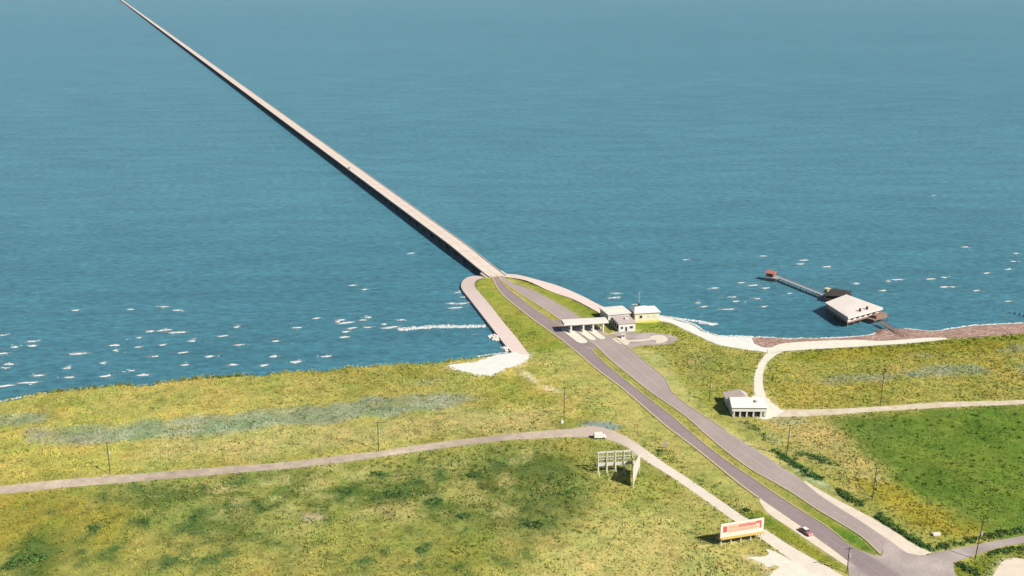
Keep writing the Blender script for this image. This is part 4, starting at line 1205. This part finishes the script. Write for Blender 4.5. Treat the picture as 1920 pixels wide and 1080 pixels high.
# a white car on the causeway
s_car = 0
cpx = PZ(656, 316, 4.65)
s_car = (cpx - BO).dot(bd)
cc = BO + bd * s_car + Vector((-bd.y, bd.x, 0)) * 2.3
make_car('driving_car', 'tiny white car in the left lane far out on the causeway', 'car', (cc.x, cc.y, dz(s_car) + 0.01), math.atan2(-bd.y, -bd.x), 'car_white', 'car_white', 1.0)
# white van at the bend of the frontage road
vp = P(1124, 822); vd = P(1135, 818) - P(1110, 820)
van = thing('parked_van', 'small white van parked at the bend of the gravel frontage road', 'van', (vp.x, vp.y, vp.z + 0.06), R(6))
MB().profile([(-2.1, 0.45), (-2.1, 2.1), (-1.9, 2.2), (1.1, 2.2), (1.6, 1.4), (2.3, 1.2), (2.3, 0.45)], -0.95, 0.95).build('body', M['car_white'], van, bevel=0.1)
for sx in (-1.3, 1.5):
    for sy in (-1, 1): MB().tube((sx, sy * 0.75, 0.36), (sx, sy * 0.99, 0.36), 0.36, 0.36, 12).build('wheel', M['rubber'], van)
MB().add([(1.2, -0.85, 2.05), (1.2, 0.85, 2.05), (1.62, 0.85, 1.45), (1.62, -0.85, 1.45), (1.26, -0.85, 2.05), (1.26, 0.85, 2.05), (1.68, 0.85, 1.45), (1.68, -0.85, 1.45)],
         [(0, 1, 2, 3), (7, 6, 5, 4), (0, 4, 5, 1), (1, 5, 6, 2), (2, 6, 7, 3), (3, 7, 4, 0)]).build('windscreen', M['glass_dark'], van)
# white tank lying in the gold grass at lower right
tk = P(1755, 1004)
tank = thing('water_trough', 'small white trough lying in the golden grass above the junction', 'trough', tk, R(8))
MB().box(-1.2, 1.2, -0.6, 0.6, 0.15, 0.85).build('basin', M['paint_white'], tank, bevel=0.1)
for sx in (-0.8, 0.8): MB().box(sx - 0.12, sx + 0.12, -0.5, 0.5, -0.1, 0.148).build('foot', M['paint_pale'], tank)
# stone marker near the verge pole
mk = P(1054, 793)
st_ = thing('marker_stone', 'pale round topped marker stone beside the verge utility pole', 'marker', mk, 0.2)
MB().box(-0.55, 0.55, -0.4, 0.4, -0.1, 0.25).build('plinth', M['rock_pale'], st_)
MB().tube((0, -0.22, 0.75), (0, 0.22, 0.75), 0.5, 0.5, 14).build('stone', M['rock_pale'], st_)

# ------------------------------------------------------------------ rubble heaps at the foot of the seawall, old piles
def heap(label, px, rx, ry, rot, n):
    c = PZ(*px, 0.0)
    mb = MB()
    for k in range(n):
        a_, r_ = random.uniform(0, 6.28), math.sqrt(random.random())
        xx, yy = rx * r_ * math.cos(a_), ry * r_ * math.sin(a_)
        h = 1.1 * (1 - r_) + 0.15
        s_ = random.uniform(0.35, 0.75)
        bm = bmesh.new(); bmesh.ops.create_icosphere(bm, subdivisions=1, radius=s_)
        for v in bm.verts: v.co *= random.uniform(0.75, 1.2)
        ca, sa = math.cos(rot), math.sin(rot)
        mb.add([(v.co.x + xx * ca - yy * sa, v.co.y + xx * sa + yy * ca, v.co.z * 0.7 + h) for v in bm.verts], [tuple(v.index for v in f.verts) for f in bm.faces])
        bm.free()
    o = mb.build('rubble_heap', M['rock_pale'])
    o.location = (c.x, c.y, 0)
    return tag(o, label, 'rubble heap', 'white rubble heaps at the seawall foot')
heap('larger heap of white rubble in the water at the foot of the seawall', (929, 634), 5.2, 2.8, R(-62), 130)
heap('smaller heap of white rubble in the corner between seawall and sand', (950, 656), 3.6, 1.8, R(-55), 80)
pl = [(1838, 568), (1852, 574), (1866, 580), (1880, 585), (1893, 588), (1903, 590), (1911, 592), (1918, 594)]
for k, q in enumerate(pl):
    c = PZ(*q, 0)
    r_ = 0.22 if k < 5 else 0.35
    o = MB().tube((0, 0, -2), (random.uniform(-.15, .15), random.uniform(-.15, .15), random.uniform(0.5, 1.1) + (0.5 if k > 4 else 0)), r_, r_ * 0.8, 8).build('old_piling', M['wood_dark'])
    o.location = (c.x, c.y, 0)
    tag(o, 'dark broken piling stub standing in the lake at the right edge', 'piling', 'row of old pilings in the lake at the right edge')

# ------------------------------------------------------------------ whitecaps and surf (one mass of foam)
CAPS = [(425, 65), (735, 60), (925, 45), (1000, 65), (845, 183), (940, 175), (1000, 190), (780, 220), (1080, 238), (915, 260), (775, 272), (180, 265), (80, 272), (15, 205),
        (640, 262), (650, 290), (435, 310), (1030, 303), (870, 325), (1180, 325), (1255, 210), (1330, 160), (1550, 238), (1670, 163), (1780, 110), (1900, 130), (1345, 260),
        (1540, 325), (1835, 325), (1665, 355), (1310, 372), (1040, 373), (50, 368), (40, 390), (380, 390), (580, 362), (215, 432), (740, 405), (390, 442), (805, 430), (595, 435),
        (1485, 375), (160, 472), (30, 490), (15, 308)]
CAPS = [(a / 3.0, 560 + b / 3.0) for a, b in CAPS]
CAPS += [(660, 535), (683, 543), (640, 600), (650, 605), (690, 595), (720, 608), (645, 632), (648, 622), (770, 475), (680, 600), (752, 600), (730, 614), (690, 614), (660, 615), (860, 548), (868, 557), (845, 569), (866, 569), (855, 577),
         (1155, 550), (1152, 558), (1285, 487), (1430, 480), (1500, 495), (1507, 488), (1905, 475), (1900, 490), (1890, 505), (1850, 512), (1810, 463), (1750, 367), (715, 168),
         (1665, 527), (1682, 524), (1745, 523), (1770, 520), (1655, 545), (1606, 532), (1770, 538), (1785, 538), (1375, 557), (1390, 530), (1412, 535), (1436, 540), (1380, 565), (1340, 540),
         (1308, 568), (1320, 575), (1365, 580), (1420, 560), (1432, 575), (1480, 550), (1890, 565), (1830, 545), (1550, 500), (1205, 574), (1190, 571), (1225, 577), (60, 640), (300, 620)]
def blob(mb, c, lx, ly, rot, h, n=11, jag=0.45):
    vs = [(c.x, c.y, 0.02 + h)]
    for k in range(n):
        t = 2 * math.pi * k / n
        rr_ = random.uniform(1 - jag, 1 + jag * 0.4)
        xx, yy = lx * rr_ * math.cos(t), ly * rr_ * math.sin(t)
        vs.append((c.x + xx * math.cos(rot) - yy * math.sin(rot), c.y + xx * math.sin(rot) + yy * math.cos(rot), 0.02))
    mb.add(vs, [(0, 1 + k, 1 + (k + 1) % n) for k in range(n)])
fm, ft = MB(), MB()
for (u, v) in CAPS:
    big = random.random()
    lx = random.uniform(1.1, 2.3) * (1 + 0.6 * (big > 0.8))
    c = PZ(u, v, 0)
    sc_ = 1.0 if v > 440 else 0.6
    rot = R(random.uniform(4, 22))
    blob(fm, c, lx * sc_ * 1.25, random.uniform(0.7, 1.45) * sc_, rot, 0.25, 13, 0.3)
    blob(ft, c + Vector((random.uniform(-.6, .6), random.uniform(-.3, .9), 0)), lx * sc_ * 2.0, random.uniform(0.9, 1.7) * sc_, rot, 0.015, 13, 0.35)
    for k in range(random.randint(0, 2)):
        q = Vector((c.x + random.gauss(0, 2.2), c.y + random.gauss(0, 1.4), 0))
        blob(fm, q, random.uniform(0.4, 1.3) * sc_, random.uniform(0.2, 0.45), rot, 0.12)
    for k in range(random.randint(1, 3)):
        q = Vector((c.x + random.gauss(0, 2.6), c.y + random.gauss(0, 2.2), 0))
        blob(ft, q, random.uniform(0.8, 2.4) * sc_, random.uniform(0.3, 0.8), rot, 0.02)
# the long surf line and the wash against the walls
def surf(pts, wd, step=1.6, thick=1.0):
    q = catmull([PZ(*p, 0)[:2] for p in pts], 60)
    for k in range(len(q) - 1):
        dv = q[k + 1] - q[k]
        wv = wd * 1.15 * (0.55 + 0.9 * fbm(np.array(q[k][0]), np.array(q[k][1]), 4, 91).item())
        c = Vector((q[k][0] + random.gauss(0, 0.25), q[k][1] + random.gauss(0, 0.3) * thick, 0))
        blob(fm, c, np.hypot(*dv) * 1.3, wv, math.atan2(dv[1], dv[0]), 0.35, 9, 0.35)
surf([(750, 618), (780, 614.5), (820, 612.5), (870, 612), (911, 611)], 2.3)
surf([(845, 570), (868, 569), (880, 567)], 0.7)
surf([(1240, 594), (1268, 597), (1300, 601), (1330, 606), (1346, 608)], 1.3)
surf([(1310, 605), (1330, 607), (1340, 609)], 1.6)
surf([(1240, 592), (1262, 597), (1300, 608), (1319, 620), (1349, 629), (1413, 631)], 0.9)
surf([(895, 668), (930, 663), (960, 661)], 0.8)
surf([(1420, 632), (1494, 635), (1592, 632), (1630, 629)], 0.35)
surf([(1700, 616), (1744, 621), (1780, 617), (1819, 611), (1883, 607), (1920, 606)], 0.35)
surf([(0, 753), (50, 743), (90, 737)], 0.3)
for k in range(160):      # thin foam streaks between the breakers
    u, v = (random.uniform(-50, 900), 0) if k % 2 else (random.uniform(1240, 1960), 0)
    v = random.uniform(560, 700) if k % 2 else random.uniform(470, 600)
    c = PZ(u, v, 0)
    if shore_sd(np.array([c.x]), np.array([c.y]))[0] > -4: continue
    blob(ft, c, random.uniform(0.8, 2.5), random.uniform(0.2, 0.6), R(random.uniform(0, 20)), 0.01)
tag(fm.build('foam', M['foam']), kind='stuff')
tag(ft.build('foam_streaks', M['foam_thin']), kind='stuff')

# ------------------------------------------------------------------ vegetation
def keep_veg(x, y, grow=0.8):
    s_ = shore_sd(x, y)
    return (s_ > np.where(np.asarray(x) > 55, 5.0, 0.9)) & ~paved(x, y, grow)
def in_view(x, y):
    dx, dy, dzv = x, y, 1.2 - CAM_H
    depth = dy * CP - dzv * SP
    u = 960 + F * dx / depth
    v = 540 - F * (dy * SP + dzv * CP) / depth
    return u, v
def grass(N, name):
    x = rng.uniform(-215, 270, N); y = rng.uniform(252, 592, N)
    u, v = in_view(x, y)
    k = (u > -60) & (u < 1980) & (v < 1120)
    x, y = x[k], y[k]
    k = keep_veg(x, y, 0.15); x, y = x[k], y[k]
    n = len(x)
    u, v = in_view(x, y)
    lush = fbm(x, y, 5.5, 3); lush2 = fbm(x, y, 14, 8)
    h = (0.16 + 0.5 * lush * lush2 * 1.6) * rng.uniform(0.6, 1.3, n)
    near = np.zeros(n)
    for kx in ('left_road', 'right_road'):
        p = POLYS[kx]; near = np.maximum(near, sst(14, 4, dline(x, y, p, True)))
    prom = sst(60, 110, np.hypot(x - BEND.x, y - BEND.y))
    h *= 1 - 0.45 * zone(x, y, Z_GREEN, 6.5, 17, 0.9)[..., 0]
    h *= (1 - 0.65 * near) * (0.4 + 0.6 * prom)
    wd = rng.uniform(0.25, 0.55, n)
    z = gz(x, y)
    c = tint(x, y) * rng.uniform(0.86, 1.2, (n, 1)) * np.stack([rng.uniform(0.86, 1.08, n), np.ones(n), rng.uniform(0.85, 1.1, n)], 1)
    V, Fc, T = [], [], []
    for b in range(3):
        a = rng.uniform(0, math.pi, n)
        dx, dy = np.cos(a) * wd / 2, np.sin(a) * wd / 2
        ox, oy = rng.normal(0, 0.25, n), rng.normal(0, 0.25, n)
        lx, ly = rng.normal(0, 0.25, n) , rng.normal(0, 0.25, n)
        base = np.stack([x + ox - dx, y + oy - dy, z - 0.05], 1), np.stack([x + ox + dx, y + oy + dy, z - 0.05], 1)
        t1 = np.stack([x + ox + dx * 0.7 + lx, y + oy + dy * 0.7 + ly, z + h * rng.uniform(0.7, 1.1, n)], 1)
        t2 = np.stack([x + ox - dx * 0.7 + lx, y + oy - dy * 0.7 + ly, z + h * rng.uniform(0.7, 1.1, n)], 1)
        o = sum(len(q) for q in V)
        V += [np.stack([base[0], base[1], t1, t2], 1).reshape(-1, 3)]
        i = np.arange(n)[:, None] * 4 + o
        Fc.append(i + np.array([[0, 1, 2, 3]]))
        T.append(np.repeat(c, 4, axis=0))
    return tag(np_mesh(name, np.vstack(V), np.vstack(Fc), M['leafy'], np.vstack(T)), kind='stuff')
grass(150000, 'meadow_grass')

def leaf_clump(cx, cy, cz, r, h, nl, col, V, Fc, T, rg):
    # many small leaf faces through a low dome, gaps between them
    a = rg.uniform(0, 2 * math.pi, nl); q = np.sqrt(rg.uniform(0, 1, nl)); zz = rg.uniform(0, 1, nl)
    rad = r * q * np.sqrt(np.clip(1.05 - zz ** 2, 0, 1)) * (1 + 0.35 * np.sin(3 * a + cx) * 0.6)
    c = np.stack([cx + rad * np.cos(a), cy + rad * np.sin(a), cz + zz * h], 1)
    s_ = rg.uniform(0.12, 0.30, nl)[:, None] * (0.7 + 0.25 * r)
    d1 = rg.normal(0, 1, (nl, 3)); d1 /= np.linalg.norm(d1, axis=1)[:, None]
    d2 = rg.normal(0, 1, (nl, 3)); d2 -= (d1 * d2).sum(1)[:, None] * d1; d2 /= np.linalg.norm(d2, axis=1)[:, None]
    q4 = np.stack([c - d1 * s_ - d2 * s_ * 0.5, c + d1 * s_ - d2 * s_ * 0.5, c + d1 * s_ * .8 + d2 * s_ * 0.5, c - d1 * s_ * .8 + d2 * s_ * 0.5], 1).reshape(-1, 3)
    o = sum(len(k) for k in V)
    V.append(q4); Fc.append(np.arange(nl)[:, None] * 4 + o + np.array([[0, 1, 2, 3]]))
    T.append(np.repeat(np.array(col)[None] * rg.uniform(0.65, 1.4, (nl, 1)), 4, axis=0))
SG = alb(132, 146, 72, KG); SGD = alb(84, 112, 56, KG); SGT = alb(74, 106, 58, KG)
V, Fc, T = [], [], []
cand = 26000
x = rng.uniform(-190, 110, cand); y = rng.uniform(258, 450, cand)
u, v = in_view(x, y)
dens = sst(0.52, 0.72, fbm(x, y * 0.8, 16, 2)) * 0.8 + 0.05
inS = zone(x, y, Z_SGREEN, 12, 4)[..., 0] * 1.0 + zone(x, y, Z_BAND, 8, 3)[..., 0] * 0.15 + zone(x, y, [(20, 1100), (30, 1040), (60, 995), (100, 1000), (115, 1045), (110, 1100)], 5, 7)[..., 0] * 1.6 + 0.06
k = (rng.uniform(0, 1, cand) < dens * inS * 0.32) & (u > -50) & (u < 1970) & (v < 1130) & keep_veg(x, y, 1.5)
for a, b in zip(x[k], y[k]):
    leaf_clump(a, b, 1.15, rng.uniform(0.5, 1.3), rng.uniform(0.4, 1.0), 26, np.array(SG) * rng.uniform(0.8, 1.25), V, Fc, T, rng)
# dark ditch growth along the right of the highway and the side road
def along(pts, n, spread, r0, r1, col):
    q = catmull(xy(PL(pts)), 200)
    for i in range(n):
        t = rng.integers(0, 200); a = q[t] + rng.normal(0, spread, 2)
        if not keep_veg(np.array([a[0]]), np.array([a[1]]), 0.9)[0]: continue
        leaf_clump(a[0], a[1], float(gz(a[0], a[1])) - 0.05, rng.uniform(r0, r1), rng.uniform(0.5, 1.1), 26, np.array(col) * rng.uniform(0.9, 1.8), V, Fc, T, rng)
along([(1450, 845), (1475, 862), (1510, 885), (1540, 900)], 120, 0.8, 0.6, 1.3, SGT)
along([(1490, 858), (1520, 856), (1560, 872)], 50, 1.2, 0.6, 1.2, SGD)
along([(1570, 918), (1595, 935), (1618, 950)], 60, 0.9, 0.6, 1.3, SGD)
along([(1645, 968), (1655, 978), (1668, 984)], 50, 0.9, 0.7, 1.6, SGD)
along([(1680, 993), (1705, 1008), (1735, 1028), (1750, 1034)], 110, 0.8, 0.6, 1.3, SGD)
along([(1755, 1030), (1790, 1020), (1830, 1012), (1880, 1001), (1925, 992)], 100, 0.7, 0.5, 1.0, SGD)
along([(1800, 1058), (1815, 1068), (1835, 1078)], 50, 0.7, 0.5, 1.1, SGD)
along([(1850, 1040), (1890, 1032), (1925, 1028)], 60, 0.7, 0.5, 1.0, SGD)
along([(1235, 845), (1260, 860), (1310, 900), (1380, 950)], 36, 2.2, 0.4, 0.9, SG)
along([(1395, 790), (1420, 808), (1440, 826)], 40, 1.0, 0.4, 0.9, SG)
along([(0, 752), (60, 740), (160, 728), (240, 721), (330, 713), (500, 701)], 160, 0.8, 0.4, 1.0, alb(104, 110, 40, KG))
along([(1480, 660), (1700, 648), (1920, 630)], 60, 1.0, 0.4, 0.8, alb(110, 118, 30, KG))
along([(1700, 905), (1800, 880), (1920, 850)], 30, 9, 0.5, 1.1, alb(52, 84, 20, KG))
along([(1580, 790), (1750, 800), (1900, 800)], 40, 8, 0.5, 1.1, alb(60, 92, 22, KG))
tag(np_mesh('scrub', np.vstack(V), np.vstack(Fc), M['leafy'], np.vstack(T)), kind='stuff')

# separate bushes that stand alone in the lower meadow
for (q, r_, lab) in BUSH:
    b = P(*q)
    V, Fc, T = [], [], []
    rg = np.random.default_rng(int(q[0]))
    for j in range(int(5 + r_ * 3)):
        a_, rr_ = rg.uniform(0, 6.28), r_ * math.sqrt(rg.uniform(0, 1))
        leaf_clump(rr_ * math.cos(a_), rr_ * math.sin(a_) * 0.8, -0.05, 0.45 * r_ + 0.35, rg.uniform(0.4, 0.75) * (0.6 + 0.45 * r_), 60, np.array(SGD) * rg.uniform(0.8, 1.7), V, Fc, T, rg)
    root = thing('bush', lab, 'bush', b, 0, 'bushes in the lower meadow')
    np_mesh('foliage', np.vstack(V), np.vstack(Fc), M['leafy'], np.vstack(T), root)
    mb = MB()
    for j in range(4): mb.tube((rg.normal(0, .2), rg.normal(0, .2), -0.2), (rg.normal(0, .5 * r_), rg.normal(0, .4 * r_), 0.6 + 0.2 * r_), 0.06, 0.03, 5)
    mb.build('stems', M['wood_brown'], root)
